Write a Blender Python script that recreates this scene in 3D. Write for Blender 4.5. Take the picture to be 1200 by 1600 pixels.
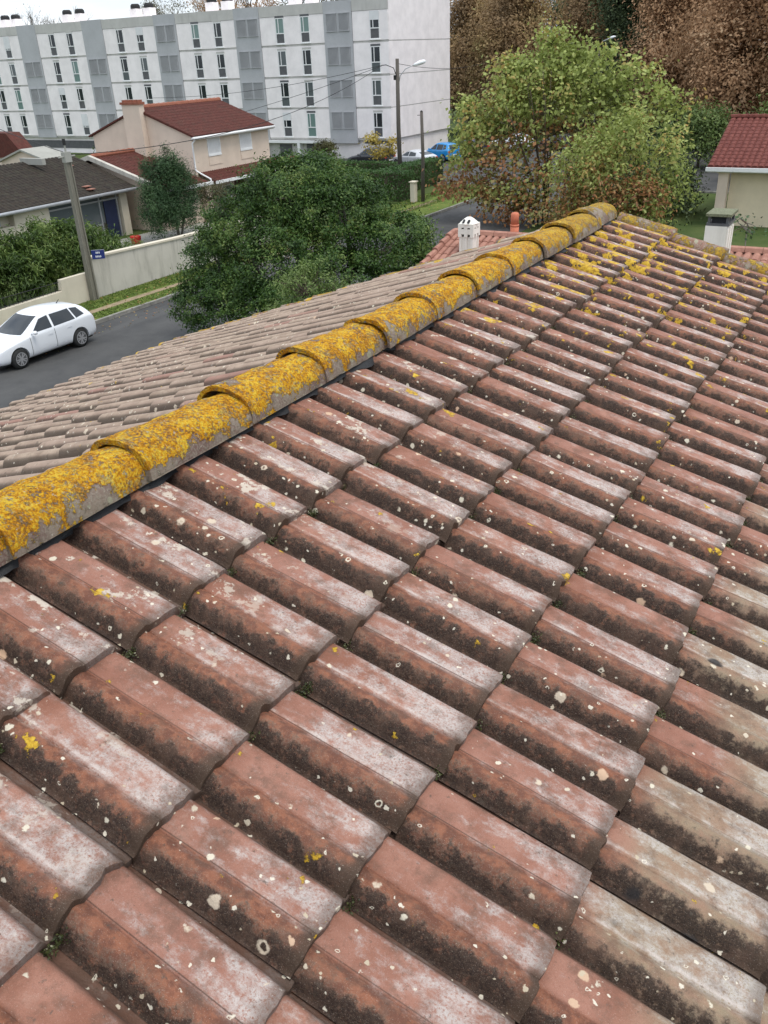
import bpy, bmesh, math, random
import numpy as np
from mathutils import Vector, Matrix, noise
from mathutils.bvhtree import BVHTree
PI = math.pi
R = math.radians
for _o in list(bpy.data.objects): bpy.data.objects.remove(_o)
scene = bpy.context.scene
col = scene.collection

# ------------------------------------------------------------------ camera
CAMZ = 8.7
F_PX, PITCH, ROLL, YAW = 1332.3, 0.4938, -0.0448, -0.5463
fw = Vector((math.sin(YAW)*math.cos(PITCH), math.cos(YAW)*math.cos(PITCH), -math.sin(PITCH)))
rt = Vector((math.cos(YAW), -math.sin(YAW), 0)); up = rt.cross(fw)
c_, s_ = math.cos(ROLL), math.sin(ROLL)
r2 = c_*rt + s_*up; u2 = -s_*rt + c_*up
cam_d = bpy.data.cameras.new('camera'); cam = bpy.data.objects.new('camera', cam_d); col.objects.link(cam)
cam.matrix_world = Matrix(((r2.x, u2.x, -fw.x, 0), (r2.y, u2.y, -fw.y, 0), (r2.z, u2.z, -fw.z, CAMZ), (0, 0, 0, 1)))
cam_d.sensor_fit = 'VERTICAL'; cam_d.sensor_height = 24; cam_d.lens = 24*F_PX/1600
cam_d.clip_start = 0.05; cam_d.clip_end = 2000
scene.camera = cam

# ------------------------------------------------------------------ world and sun
SUN_EL, SUN_AZ = R(68), R(100)      # azimuth of the sun measured from +Y towards +X
world = bpy.data.worlds.new('World'); scene.world = world; world.use_nodes = True
wn = world.node_tree; wn.nodes.clear()
def WN(t, **k):
    n = wn.nodes.new(t)
    for a, b in k.items(): setattr(n, a, b)
    return n
sky = WN('ShaderNodeTexSky', sky_type='NISHITA', sun_disc=False, sun_elevation=SUN_EL, sun_rotation=SUN_AZ)
tc = WN('ShaderNodeTexCoord'); mp = WN('ShaderNodeMapping'); mp.inputs['Scale'].default_value = (1, 1, 3.5)
nz = WN('ShaderNodeTexNoise'); nz.inputs['Scale'].default_value = 3.2; nz.inputs['Detail'].default_value = 7
wn.links.new(tc.outputs['Generated'], mp.inputs['Vector']); wn.links.new(mp.outputs[0], nz.inputs['Vector'])
cr = WN('ShaderNodeValToRGB'); cr.color_ramp.elements[0].position = .30; cr.color_ramp.elements[0].color = (.55, .55, .55, 1)
cr.color_ramp.elements[1].position = .55; cr.color_ramp.elements[1].color = (.97, .97, .97, 1)
wn.links.new(nz.outputs['Fac'], cr.inputs['Fac'])
cr2 = WN('ShaderNodeValToRGB'); cr2.color_ramp.elements[0].position = .35; cr2.color_ramp.elements[0].color = (5.3, 5.9, 6.8, 1)
cr2.color_ramp.elements[1].position = .65; cr2.color_ramp.elements[1].color = (7.4, 7.8, 8.3, 1)
nz2 = WN('ShaderNodeTexNoise'); nz2.inputs['Scale'].default_value = 5.5; nz2.inputs['Detail'].default_value = 6
wn.links.new(mp.outputs[0], nz2.inputs['Vector']); wn.links.new(nz2.outputs['Fac'], cr2.inputs['Fac'])
mixw = WN('ShaderNodeMix', data_type='RGBA')
wn.links.new(cr.outputs['Color'], mixw.inputs['Factor']); wn.links.new(sky.outputs[0], mixw.inputs[6]); wn.links.new(cr2.outputs['Color'], mixw.inputs[7])
sx = WN('ShaderNodeSeparateXYZ'); wn.links.new(tc.outputs['Generated'], sx.inputs[0])
mr = WN('ShaderNodeMapRange', interpolation_type='SMOOTHSTEP'); mr.inputs[1].default_value = .05; mr.inputs[2].default_value = .75; mr.inputs[3].default_value = .82; mr.inputs[4].default_value = 1.10
wn.links.new(sx.outputs[2], mr.inputs[0]); gr = WN('ShaderNodeVectorMath', operation='SCALE'); wn.links.new(cr2.outputs['Color'], gr.inputs[0]); wn.links.new(mr.outputs[0], gr.inputs['Scale'])
wn.links.new(gr.outputs[0], mixw.inputs[7])
bg = WN('ShaderNodeBackground'); bg.inputs['Strength'].default_value = 0.105
wo = WN('ShaderNodeOutputWorld')
wn.links.new(mixw.outputs[2], bg.inputs['Color']); wn.links.new(bg.outputs[0], wo.inputs['Surface'])
sd = bpy.data.lights.new('sun', 'SUN'); sd.energy = 1.1; sd.angle = R(25); sd.color = (1, .95, .87)
sun = bpy.data.objects.new('sun', sd); col.objects.link(sun)
sdir = Vector((math.sin(SUN_AZ)*math.cos(SUN_EL), math.cos(SUN_AZ)*math.cos(SUN_EL), math.sin(SUN_EL)))
sun.rotation_euler = sdir.to_track_quat('Z', 'Y').to_euler(); sun.location = (0, 0, 60)
vs = scene.view_settings; vs.view_transform = 'Standard'; vs.look = 'None'; vs.gamma = 1; vs.exposure = 0.88; vs.use_curve_mapping = False
scene.render.engine = 'CYCLES'

# ------------------------------------------------------------------ helpers
class MB:
    def __init__(s): s.v = []; s.f = []; s.m = []
    def add(s, vs, fs, m=0):
        o = len(s.v); s.v += [tuple(v) for v in vs]; s.f += [tuple(i+o for i in f) for f in fs]; s.m += [m]*len(fs); return s
    def box(s, x0, x1, y0, y1, z0, z1, m=0):
        v = [(x, y, z) for z in (z0, z1) for y in (y0, y1) for x in (x0, x1)]
        return s.add(v, [(0,2,3,1),(4,5,7,6),(0,1,5,4),(1,3,7,5),(3,2,6,7),(2,0,4,6)], m)
    def obox(s, p, ax, ay, az, m=0):      # oriented box from a corner with three edge vectors
        p, ax, ay, az = map(Vector, (p, ax, ay, az))
        v = [p+ax*i+ay*j+az*k for k in (0,1) for j in (0,1) for i in (0,1)]
        return s.add(v, [(0,2,3,1),(4,5,7,6),(0,1,5,4),(1,3,7,5),(3,2,6,7),(2,0,4,6)], m)
    def tube(s, pts, rad, n=8, m=0, cap=True):
        pts = [Vector(p) for p in pts]; k = len(pts)
        if not hasattr(rad, '__len__'): rad = [rad]*k
        vv = []; ff = []
        ref = None
        for i, p in enumerate(pts):
            t = (pts[min(i+1, k-1)]-pts[max(i-1, 0)])
            if t.length < 1e-9: t = Vector((0, 0, 1))
            t.normalize()
            if ref is None: ref = Vector((1, 0, 0)) if abs(t.x) < .8 else Vector((0, 1, 0))
            a = (ref - t*ref.dot(t)).normalized(); b = t.cross(a); ref = a
            for j in range(n):
                an = 2*PI*j/n; vv.append(p+(a*math.cos(an)+b*math.sin(an))*rad[i])
        for i in range(k-1):
            for j in range(n):
                j2 = (j+1) % n; ff.append((i*n+j, i*n+j2, (i+1)*n+j2, (i+1)*n+j))
        if cap: ff.append(tuple(range(n-1, -1, -1))); ff.append(tuple((k-1)*n+j for j in range(n)))
        return s.add(vv, ff, m)
    def prism(s, poly, ax, d0, d1, m=0):  # 2D polygon extruded along axis ax ('x','y','z')
        def P(a, b, d): return {'x': (d, a, b), 'y': (a, d, b), 'z': (a, b, d)}[ax]
        n = len(poly); vv = [P(a, b, d0) for a, b in poly]+[P(a, b, d1) for a, b in poly]
        return s.add(vv, [tuple(range(n)), tuple(range(2*n-1, n-1, -1))]+[(i, (i+1) % n, n+(i+1) % n, n+i) for i in range(n)], m)
    def build(s, name, mat, parent=None, smooth=False):
        me = bpy.data.meshes.new(name); me.from_pydata(s.v, [], s.f)
        for mm in (mat if isinstance(mat, (list, tuple)) else [mat]): me.materials.append(mm)
        me.polygons.foreach_set('material_index', s.m)
        bm = bmesh.new(); bm.from_mesh(me); bmesh.ops.recalc_face_normals(bm, faces=bm.faces); bm.to_mesh(me); bm.free()
        if smooth: me.polygons.foreach_set('use_smooth', [True]*len(me.polygons))
        o = bpy.data.objects.new(name, me); col.objects.link(o)
        if parent: o.parent = parent
        return o
def tag(o, label=None, cat=None, group=None, kind=None):
    if label: o['label'] = label
    if cat: o['category'] = cat
    if group: o['group'] = group
    if kind: o['kind'] = kind
    return o
def empty(name, loc, label=None, cat=None, rz=0, group=None):
    o = bpy.data.objects.new(name, None); col.objects.link(o); o.location = loc; o.rotation_euler = (0, 0, rz)
    o.empty_display_size = .2
    return tag(o, label, cat, group)
def copy_tree(o, parent=None):
    c = o.copy(); col.objects.link(c); c.parent = parent
    for ch in list(o.children): copy_tree(ch, c)
    return c
def local(mb, loc):      # world coordinates -> coordinates local to a thing at loc
    x, y, z = loc; mb.v = [(a-x, b-y, c-z) for a, b, c in mb.v]; return mb

# ------------------------------------------------------------------ node helpers
class NT:
    def __init__(s, name):
        s.m = bpy.data.materials.new(name); s.m.use_nodes = True; s.t = s.m.node_tree; s.t.nodes.clear()
        s.out = s.t.nodes.new('ShaderNodeOutputMaterial'); s.co = s.t.nodes.new('ShaderNodeTexCoord').outputs['Object']
    def n(s, t, **k):
        n = s.t.nodes.new(t)
        for a, b in k.items(): setattr(n, a, b)
        return n
    def put(s, sock, v):
        if isinstance(v, bpy.types.NodeSocket): s.t.links.new(v, sock)
        elif isinstance(v, (tuple, list)) and len(v) == 3 and sock.type == 'RGBA': sock.default_value = (*v, 1)
        else: sock.default_value = v
    def math(s, op, a, b=0, c=None, clamp=False):
        n = s.n('ShaderNodeMath', operation=op, use_clamp=clamp); s.put(n.inputs[0], a); s.put(n.inputs[1], b)
        if c is not None: s.put(n.inputs[2], c)
        return n.outputs[0]
    def noise(s, scale, detail=4, rough=.55, vec=None, out='Fac', dist=0):
        n = s.n('ShaderNodeTexNoise'); s.put(n.inputs['Scale'], scale); s.put(n.inputs['Detail'], detail); s.put(n.inputs['Roughness'], rough)
        s.put(n.inputs['Distortion'], dist); s.put(n.inputs['Vector'], vec if vec is not None else s.co); return n.outputs[out]
    def voro(s, scale, feature='F1', vec=None, rnd=1, out='Distance'):
        n = s.n('ShaderNodeTexVoronoi', feature=feature); s.put(n.inputs['Scale'], scale); s.put(n.inputs['Randomness'], rnd)
        s.put(n.inputs['Vector'], vec if vec is not None else s.co); return n
    def map(s, scale=(1,1,1), loc=(0,0,0), rot=(0,0,0), vec=None):
        n = s.n('ShaderNodeMapping'); n.inputs['Scale'].default_value = scale; n.inputs['Location'].default_value = loc; n.inputs['Rotation'].default_value = rot
        s.put(n.inputs['Vector'], vec if vec is not None else s.co); return n.outputs[0]
    def mix(s, f, a, b, blend='MIX'):
        n = s.n('ShaderNodeMix', data_type='RGBA', blend_type=blend); s.put(n.inputs[0], f); s.put(n.inputs[6], a); s.put(n.inputs[7], b); return n.outputs[2]
    def step(s, v, lo, hi):    # smoothstep
        n = s.n('ShaderNodeMapRange', interpolation_type='SMOOTHSTEP'); s.put(n.inputs[0], v); s.put(n.inputs[1], lo); s.put(n.inputs[2], hi); return n.outputs[0]
    def ramp(s, v, stops):
        n = s.n('ShaderNodeValToRGB'); e = n.color_ramp.elements
        for i, (p, c) in enumerate(stops):
            q = e[i] if i < 2 else e.new(p)
            q.position = p; q.color = (*c, 1)
        s.put(n.inputs[0], v); return n.outputs[0]
    def attr(s, name):
        n = s.n('ShaderNodeAttribute'); n.attribute_name = name; return n
    def sep(s, v):
        n = s.n('ShaderNodeSeparateXYZ'); s.put(n.inputs[0], v); return n.outputs
    def comb(s, x, y, z):
        n = s.n('ShaderNodeCombineXYZ'); s.put(n.inputs[0], x); s.put(n.inputs[1], y); s.put(n.inputs[2], z); return n.outputs[0]
    def bump(s, h, strength=.3, dist=.01):
        n = s.n('ShaderNodeBump'); s.put(n.inputs['Height'], h); n.inputs['Strength'].default_value = strength; n.inputs['Distance'].default_value = dist; return n.outputs[0]
    def bsdf(s, color, rough=.7, metal=0, normal=None, spec=.4, alpha=None, coat=0, trans=0):
        n = s.n('ShaderNodeBsdfPrincipled'); s.put(n.inputs['Base Color'], color); s.put(n.inputs['Roughness'], rough)
        s.put(n.inputs['Metallic'], metal); s.put(n.inputs['Specular IOR Level'], spec)
        if coat: s.put(n.inputs['Coat Weight'], coat); s.put(n.inputs['Coat Roughness'], .05)
        if normal is not None: s.put(n.inputs['Normal'], normal)
        s.t.links.new(n.outputs[0], s.out.inputs[0]); return n

def mat_plain(name, c, rough=.7, var=.12, scale=3, metal=0, bump=.15, spec=.4, dirt=None, coat=0):
    t = NT(name); nz = t.noise(scale, 6, .6); nf = t.noise(scale*14, 4, .6)
    a = tuple(max(0, x*(1-var)) for x in c); b = tuple(min(1, x*(1+var)) for x in c)
    k = t.mix(t.step(nz, .3, .7), a, b); k = t.mix(t.math('MULTIPLY', t.step(nf, .45, .75), .25), k, tuple(x*.7 for x in c))
    if dirt: k = t.mix(t.math('MULTIPLY', t.step(t.noise(scale*.6, 8, .65, t.map((1.6, 1.6, .35))), .5, .78), dirt[1]), k, dirt[0])
    t.bsdf(k, rough, metal, t.bump(nf, bump, .01) if bump else None, spec, coat=coat); return t.m

M = {}
# red interlocking tile: r = random, g = across the tile, b = along the tile, a = second random
def mat_tile(name, back=False):
    t = NT(name); at = t.attr('tile'); rgb = t.n('ShaderNodeSeparateColor'); t.t.links.new(at.outputs['Color'], rgb.inputs[0])
    r, u, v = rgb.outputs; r2 = at.outputs['Alpha']; P = t.co; x, y, z = t.sep(t.n('ShaderNodeNewGeometry').outputs['Position'])
    # every tile samples its own patch of noise
    off = t.comb(t.math('MULTIPLY', r, 37), t.math('MULTIPLY', r2, 23), 0)
    va = t.n('ShaderNodeVectorMath', operation='ADD'); t.put(va.inputs[0], P); t.put(va.inputs[1], off); Q = va.outputs[0]
    big = t.noise(9, 5, .6, Q); mid = t.noise(34, 6, .65, Q); fine = t.noise(170, 5, .7, Q); grain = t.noise(700, 3, .7, Q)
    long_ = t.math('ADD', t.math('MULTIPLY', t.noise(16, 7, .68, t.map((.5, 1.3, .6), vec=Q)), .55), t.math('MULTIPLY', t.noise(22, 7, .75, Q), .45))
    if not back:
        base = t.mix(t.step(big, .35, .65), (.245, .104, .066), (.36, .178, .126))
        base = t.mix(t.math('MULTIPLY', r, .55), base, (.31, .148, .108))
        base = t.mix(t.math('MULTIPLY', t.step(fine, .5, .75), .5), base, (.23, .095, .065))
        # beige, more weathered tiles low on the slope near the viewer
        bz = t.math('MULTIPLY', t.step(t.math('ADD', x, t.math('MULTIPLY', r2, .25)), -.14, .0), t.math('SUBTRACT', 1, t.step(y, 2.9, 4.1)))
        bz2 = t.math('MULTIPLY', bz, t.math('ADD', .52, t.math('MULTIPLY', t.step(long_, .40, .6), .42)))
        base = t.mix(bz2, base, (.30, .25, .165))
        # orange brown rounded roll
        roll = t.math('SUBTRACT', 1, t.step(u, .33, .43))
        base = t.mix(t.math('MULTIPLY', roll, t.math('SUBTRACT', .80, t.math('MULTIPLY', bz, .62))), base, t.mix(t.step(mid, .4, .6), (.105, .038, .021), (.255, .097, .050)))
        # chalky bloom on the flat, stronger towards the lower end
        pan = t.step(u, .26, .46)
        w_ = t.math('ADD', t.math('MULTIPLY', v, .17), t.math('MULTIPLY', r2, .10))
        bl = t.math('MULTIPLY', t.step(t.math('ADD', long_, w_), .585, .76), t.math('ADD', .45, t.math('MULTIPLY', mid, .7)))
        bl = t.math('MULTIPLY', t.math('MULTIPLY', bl, pan), t.step(fine, .30, .55))
        base = t.mix(t.math('MULTIPLY', bl, .95), base, t.mix(big, (.43, .39, .365), (.63, .59, .55)))
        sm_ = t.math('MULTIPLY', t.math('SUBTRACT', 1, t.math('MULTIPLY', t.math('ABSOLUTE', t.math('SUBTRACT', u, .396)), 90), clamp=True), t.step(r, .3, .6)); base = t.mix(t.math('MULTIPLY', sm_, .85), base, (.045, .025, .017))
        line = t.math('MULTIPLY', t.math('MULTIPLY', t.step(u, .402, .415), t.math('SUBTRACT', 1, t.step(u, .43, .47))), t.step(long_, .40, .6))
        base = t.mix(t.math('MULTIPLY', t.math('MULTIPLY', line, t.step(r2, .35, .8)), .7), base, (.58, .50, .45))
        # soot black algae along the flank of the roll
        bell = t.math('SUBTRACT', 1.29, t.math('MULTIPLY', t.math('MAXIMUM', t.math('SUBTRACT', u, .045), 0), 6.2))
        sn = t.math('ADD', t.math('MULTIPLY', t.noise(24, 7, .72, Q), 1.25), t.math('MULTIPLY', mid, .55))
        st = t.step(t.math('ADD', sn, t.math('MULTIPLY', bell, .40)), t.math('MULTIPLY_ADD', r, .16, .97), t.math('MULTIPLY_ADD', r, .16, 1.21))
        st = t.math('MULTIPLY', t.math('MULTIPLY', st, t.step(bell, -.12, .35)), t.math('SUBTRACT', 1, t.math('MULTIPLY', t.step(t.noise(42, 6, .75, Q), .54, .64), .55)))
        grey = t.step(t.math('ADD', sn, t.math('MULTIPLY', bell, .35)), .93, 1.15); grey = t.math('MULTIPLY', grey, t.step(bell, -.45, .1))
        base = t.mix(t.math('MULTIPLY', t.math('MULTIPLY', grey, t.step(fine, .38, .6)), .6), base, (.185, .145, .108))
        base = t.mix(t.math('MULTIPLY', st, .94), base, t.mix(t.step(fine, .35, .65), (.011, .009, .008), (.05, .033, .023)))
        # loose dark specks on the flat
        mt_ = t.math('MULTIPLY', t.step(t.noise(13, 7, .72, Q), .48, .66), .55); base = t.mix(mt_, base, (.12, .072, .05))
        sp = t.math('MULTIPLY', t.step(t.noise(48, 6, .75, Q), .60, .68), .75)
        base = t.mix(sp, base, (.085, .07, .055))
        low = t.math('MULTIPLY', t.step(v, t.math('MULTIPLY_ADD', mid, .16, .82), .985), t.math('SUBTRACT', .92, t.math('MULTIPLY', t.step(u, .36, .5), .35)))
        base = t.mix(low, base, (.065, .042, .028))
        gd_ = t.math('MULTIPLY', t.step(grain, .50, .62), .30); base = t.mix(gd_, base, (.10, .045, .03)); base = t.mix(t.math('MULTIPLY', t.step(t.noise(420, 3, .7), .60, .68), .35), base, (.55, .45, .38))
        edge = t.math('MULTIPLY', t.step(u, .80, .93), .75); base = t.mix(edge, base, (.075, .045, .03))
    else:
        base = t.mix(t.step(big, .3, .7), (.26, .185, .135), (.42, .32, .24))
        base = t.mix(t.math('MULTIPLY', r, .5), base, (.36, .255, .20))
        base = t.mix(t.math('MULTIPLY', t.step(r2, .94, .96), .75), base, (.30, .15, .115))
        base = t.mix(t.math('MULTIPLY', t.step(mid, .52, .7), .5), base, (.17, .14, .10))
        base = t.mix(t.math('MULTIPLY', t.step(long_, .58, .68), .8), base, (.06, .05, .04)); base = t.mix(t.math('MULTIPLY', t.step(t.math('ABSOLUTE', t.math('SUBTRACT', u, .5)), .12, .24), .8), base, (.055, .040, .029))  # rib flanks and channels: brown weathering plus shade between ribs painted into the colour
        base = t.mix(t.math('MULTIPLY', t.step(t.noise(26, 5, .7, t.map((2.2, .8, 1), vec=Q)), .63, .70), .75), base, (.62, .58, .50))
    # crust lichens: random discs with torn outlines, some only rings
    wob = t.noise(60, 3, .6, P, 'Color'); vm = t.n('ShaderNodeVectorMath', operation='MULTIPLY_ADD')
    t.put(vm.inputs[0], wob); vm.inputs[1].default_value = (.018, .018, .018); t.put(vm.inputs[2], P); W = vm.outputs[0]
    for k, (sc, prob, rmin, rmax, ca, cb) in enumerate([(17, .08, .10, .30, (.60, .50, .38), (.58, .40, .27)), (30, .09, .12, .34, (.66, .60, .47), (.58, .50, .38)), (52, .10, .12, .36, (.68, .62, .50), (.50, .42, .30))]):
        vo = t.voro(sc, vec=t.map(loc=(k*3.1, k*1.7, k*.9), vec=W)); cs = t.n('ShaderNodeSeparateColor'); t.t.links.new(vo.outputs['Color'], cs.inputs[0])
        d = vo.outputs['Distance']; rad = t.math('MULTIPLY_ADD', cs.outputs[1], rmax-rmin, rmin)
        on = t.math('LESS_THAN', cs.outputs[0], t.math('MULTIPLY', prob, t.math('ADD', .25, t.math('MULTIPLY', t.step(t.noise(3.5, 3), .40, .62), 1.9))))
        disc = t.math('SUBTRACT', 1, t.step(d, t.math('MULTIPLY', rad, .70), rad))
        hole = t.math('MULTIPLY', t.math('SUBTRACT', 1, t.step(d, t.math('MULTIPLY', rad, .4), t.math('MULTIPLY', rad, .6))), t.math('GREATER_THAN', cs.outputs[2], .80))
        m_ = t.math('MULTIPLY', t.math('MULTIPLY', t.math('SUBTRACT', disc, hole, clamp=True), on), .9)
        base = t.mix(m_, base, t.mix(t.math('GREATER_THAN', cs.outputs[2], .3), cb, ca))
    if not back:
        cz_ = t.math('MULTIPLY', t.step(x, -.9, -1.7), t.step(u, .30, .45)); cn = t.math('ADD', t.math('MULTIPLY', t.noise(15, 4, .55, P), .7), t.math('MULTIPLY', t.noise(75, 4, .7, P), .3))
        base = t.mix(t.math('MULTIPLY', t.math('MULTIPLY', t.step(cn, .565, .60), cz_), .85), base, t.mix(mid, (.50, .42, .33), (.64, .58, .49)))
        vd = t.voro(7, vec=P); cd = t.n('ShaderNodeSeparateColor'); t.t.links.new(vd.outputs['Color'], cd.inputs[0])
        dk = t.math('MULTIPLY', t.math('MULTIPLY', t.math('LESS_THAN', cd.outputs[0], .30), t.math('SUBTRACT', 1, t.step(t.math('ADD', vd.outputs['Distance'], t.math('MULTIPLY', mid, .12)), .18, .26))), bz)
        base = t.mix(t.math('MULTIPLY', dk, .9), base, (.022, .022, .024))
    # yellow lichen, thick near the ridge and towards the far gable
    if not back:
        near = t.step(x, -1.0, -1.95); far = t.step(y, 2.4, 6.7)
        den = t.math('ADD', t.math('MULTIPLY', t.math('MULTIPLY', near, t.step(y, .8, 3.6)), .03), t.math('MULTIPLY', far, .10))
        den = t.math('SUBTRACT', den, t.math('MULTIPLY', t.math('MULTIPLY', t.step(y, 4.2, 2.6), t.step(x, -1.5, -1.2)), .018))
        den = t.math('MULTIPLY', den, t.math('SUBTRACT', 1.1, t.math('MULTIPLY', t.step(x, -1.3, .2), .75)))
    else:
        den = t.math('MULTIPLY', t.step(y, 5.9, 6.5), .12); den = t.math('ADD', den, t.math('MULTIPLY', t.step(x, -6.2, -6.5), .09)); den = t.math('SUBTRACT', den, .02)
    yn = t.math('ADD', t.math('MULTIPLY', t.noise(11, 3, .5, P), .8), t.math('MULTIPLY', t.noise(80, 5, .7), .2))
    ym = t.step(t.math('ADD', yn, den), .662, .680)
    base = t.mix(t.math('MULTIPLY', ym, .93), base, t.ramp(t.noise(60, 5, .7), [(.35, (.22, .13, .02)), (.5, (.55, .33, .025)), (.65, (.64, .46, .06))]))
    h = t.math('ADD', t.math('MULTIPLY', fine, .6), t.math('MULTIPLY', grain, .35)); h = t.math('ADD', h, t.math('MULTIPLY', ym, t.noise(150, 4, .7)))
    h = t.math('ADD', h, t.math('MULTIPLY', mid, .8))
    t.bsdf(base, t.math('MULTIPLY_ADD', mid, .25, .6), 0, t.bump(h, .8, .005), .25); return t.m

def mat_ridge(cov=0, name='ridge_tile_lichen'):
    t = NT(name); oi = t.n('ShaderNodeObjectInfo').outputs['Random']
    va = t.n('ShaderNodeVectorMath', operation='ADD'); t.put(va.inputs[0], t.co); t.put(va.inputs[1], t.comb(t.math('MULTIPLY', oi, 19), t.math('MULTIPLY', oi, 7), 0)); Q = va.outputs[0]
    x, y, z = t.sep(t.co); gx, gy, gz = t.sep(t.n('ShaderNodeNewGeometry').outputs['Position'])
    big = t.noise(8, 4, .55, Q); mid = t.noise(30, 6, .7, Q); fine = t.noise(110, 6, .75, Q); grain = t.noise(420, 4, .7, Q)
    b = t.mix(t.step(big, .35, .65), (.27, .125, .09) if cov else (.19, .12, .10), (.29, .235, .18)); b = t.mix(t.step(fine, .4, .7), b, (.33, .29, .235))
    b = t.mix(t.step(mid, .52, .66), b, (.145, .12, .085))
    vo = t.voro(22, vec=Q); cs = t.n('ShaderNodeSeparateColor'); t.t.links.new(vo.outputs['Color'], cs.inputs[0])
    gd = t.math('MULTIPLY', t.math('LESS_THAN', cs.outputs[0], .35), t.math('SUBTRACT', 1, t.step(t.math('ADD', vo.outputs['Distance'], t.math('MULTIPLY', mid, .25)), .40, .46)))
    b = t.mix(t.math('MULTIPLY', gd, .8), b, t.mix(fine, (.26, .27, .17), (.46, .44, .33)))
    b = t.mix(t.math('MULTIPLY', t.step(t.noise(65, 5, .75, Q), .64, .68), .8), b, (.62, .58, .48))
    # yellow crust sits on the crown and thins towards the lower edges
    hz = t.math('MULTIPLY', t.step(z, -.03, .065), .125) if not cov else cov
    yn = t.math('ADD', t.math('MULTIPLY', t.noise(9, 5, .6, Q), .50), t.math('ADD', t.math('MULTIPLY', mid, .30), t.math('MULTIPLY', fine, .20)))
    lim = t.math('SUBTRACT', t.math('ADD', yn, hz), t.math('MULTIPLY', t.step(t.noise(5, 3, .5, Q), .52, .66), .10)); ym = t.math('MULTIPLY', t.step(lim, .528, .548), t.math('SUBTRACT', 1, t.math('MULTIPLY', t.step(t.noise(70, 5, .75, Q), .56, .60), .85)))
    yc = t.ramp(t.math('ADD', t.math('MULTIPLY', fine, .65), t.math('MULTIPLY', t.noise(14, 4, .6, Q), .35)), [(.38, (.16, .11, .03)), (.45, (.50, .20, .012)), (.51, (.70, .35, .015)), (.58, (.80, .56, .06))])
    yc = t.mix(t.math('MULTIPLY', t.step(gy, 4.2, 6.4), .55), yc, (.30, .235, .055))
    b = t.mix(ym, b, yc); b = t.mix(t.math('MULTIPLY', t.math('MULTIPLY', ym, t.step(t.noise(17, 7, .78, Q), .52, .64)), .70), b, t.mix(t.step(fine, .4, .6), (.16, .13, .05), (.34, .31, .20))); b = t.mix(t.math('MULTIPLY', t.step(t.noise(60, 5, .75, Q), .60, .66), .8), b, (.50, .47, .37))
    h = t.math('ADD', t.math('MULTIPLY', fine, .8), t.math('MULTIPLY', grain, .4)); h = t.math('ADD', h, t.math('MULTIPLY', ym, t.math('ADD', .5, fine)))
    t.bsdf(b, .85, 0, t.bump(h, 1.0, .008), .15); return t.m

def mat_leaf(name, cols, trans=.3, scale=.8, rough=.5, rw=.5):
    """cols: list of (position, colour) over the per-leaf random value blended with a slow noise"""
    t = NT(name); a = t.attr('rnd').outputs['Fac']; n = t.noise(scale, 3, .6)
    f = t.math('ADD', t.math('MULTIPLY', a, rw), t.math('MULTIPLY', t.step(n, .28, .72), 1-rw)); c = t.ramp(f, cols)
    p = t.bsdf(c, rough, 0, None, .35); tr = t.n('ShaderNodeBsdfTranslucent'); t.put(tr.inputs[0], c)
    mx = t.n('ShaderNodeMixShader'); mx.inputs[0].default_value = trans; t.t.links.new(p.outputs[0], mx.inputs[1]); t.t.links.new(tr.outputs[0], mx.inputs[2]); t.t.links.new(mx.outputs[0], t.out.inputs[0])
    return t.m

def mat_render_wall(name, c, stain=.25):
    t = NT(name); big = t.noise(.9, 7, .62); st = t.noise(1.4, 8, .7, t.map((1.5, 1.5, .22))); f = t.noise(22, 5, .65)
    k = t.mix(t.step(big, .3, .7), tuple(x*.92 for x in c), tuple(min(1, x*1.05) for x in c))
    k = t.mix(t.math('MULTIPLY', t.step(st, .48, .72), stain), k, (c[0]*.55, c[1]*.55, c[2]*.53)); k = t.mix(t.math('MULTIPLY', t.step(f, .5, .8), .12), k, tuple(x*.6 for x in c))
    t.bsdf(k, .88, 0, t.bump(t.noise(90, 4, .6), .25, .01), .2); return t.m

def mat_far_roof(name, ca, cb, moss=0, pitch=.22, axis='y'):
    t = NT(name); x, y, z = t.sep(t.co); n = t.noise(5, 6, .65); f = t.noise(40, 4, .7)
    k = t.mix(t.step(n, .3, .7), ca, cb); k = t.mix(t.math('MULTIPLY', t.step(f, .5, .75), .5), k, tuple(q*.5 for q in ca))
    if moss: k = t.mix(t.math('MULTIPLY', t.step(t.noise(2.2, 8, .7), .48, .62), moss), k, (.045, .042, .028))
    t.bsdf(k, .85, 0, t.bump(f, .4, .02), .25); return t.m

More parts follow.
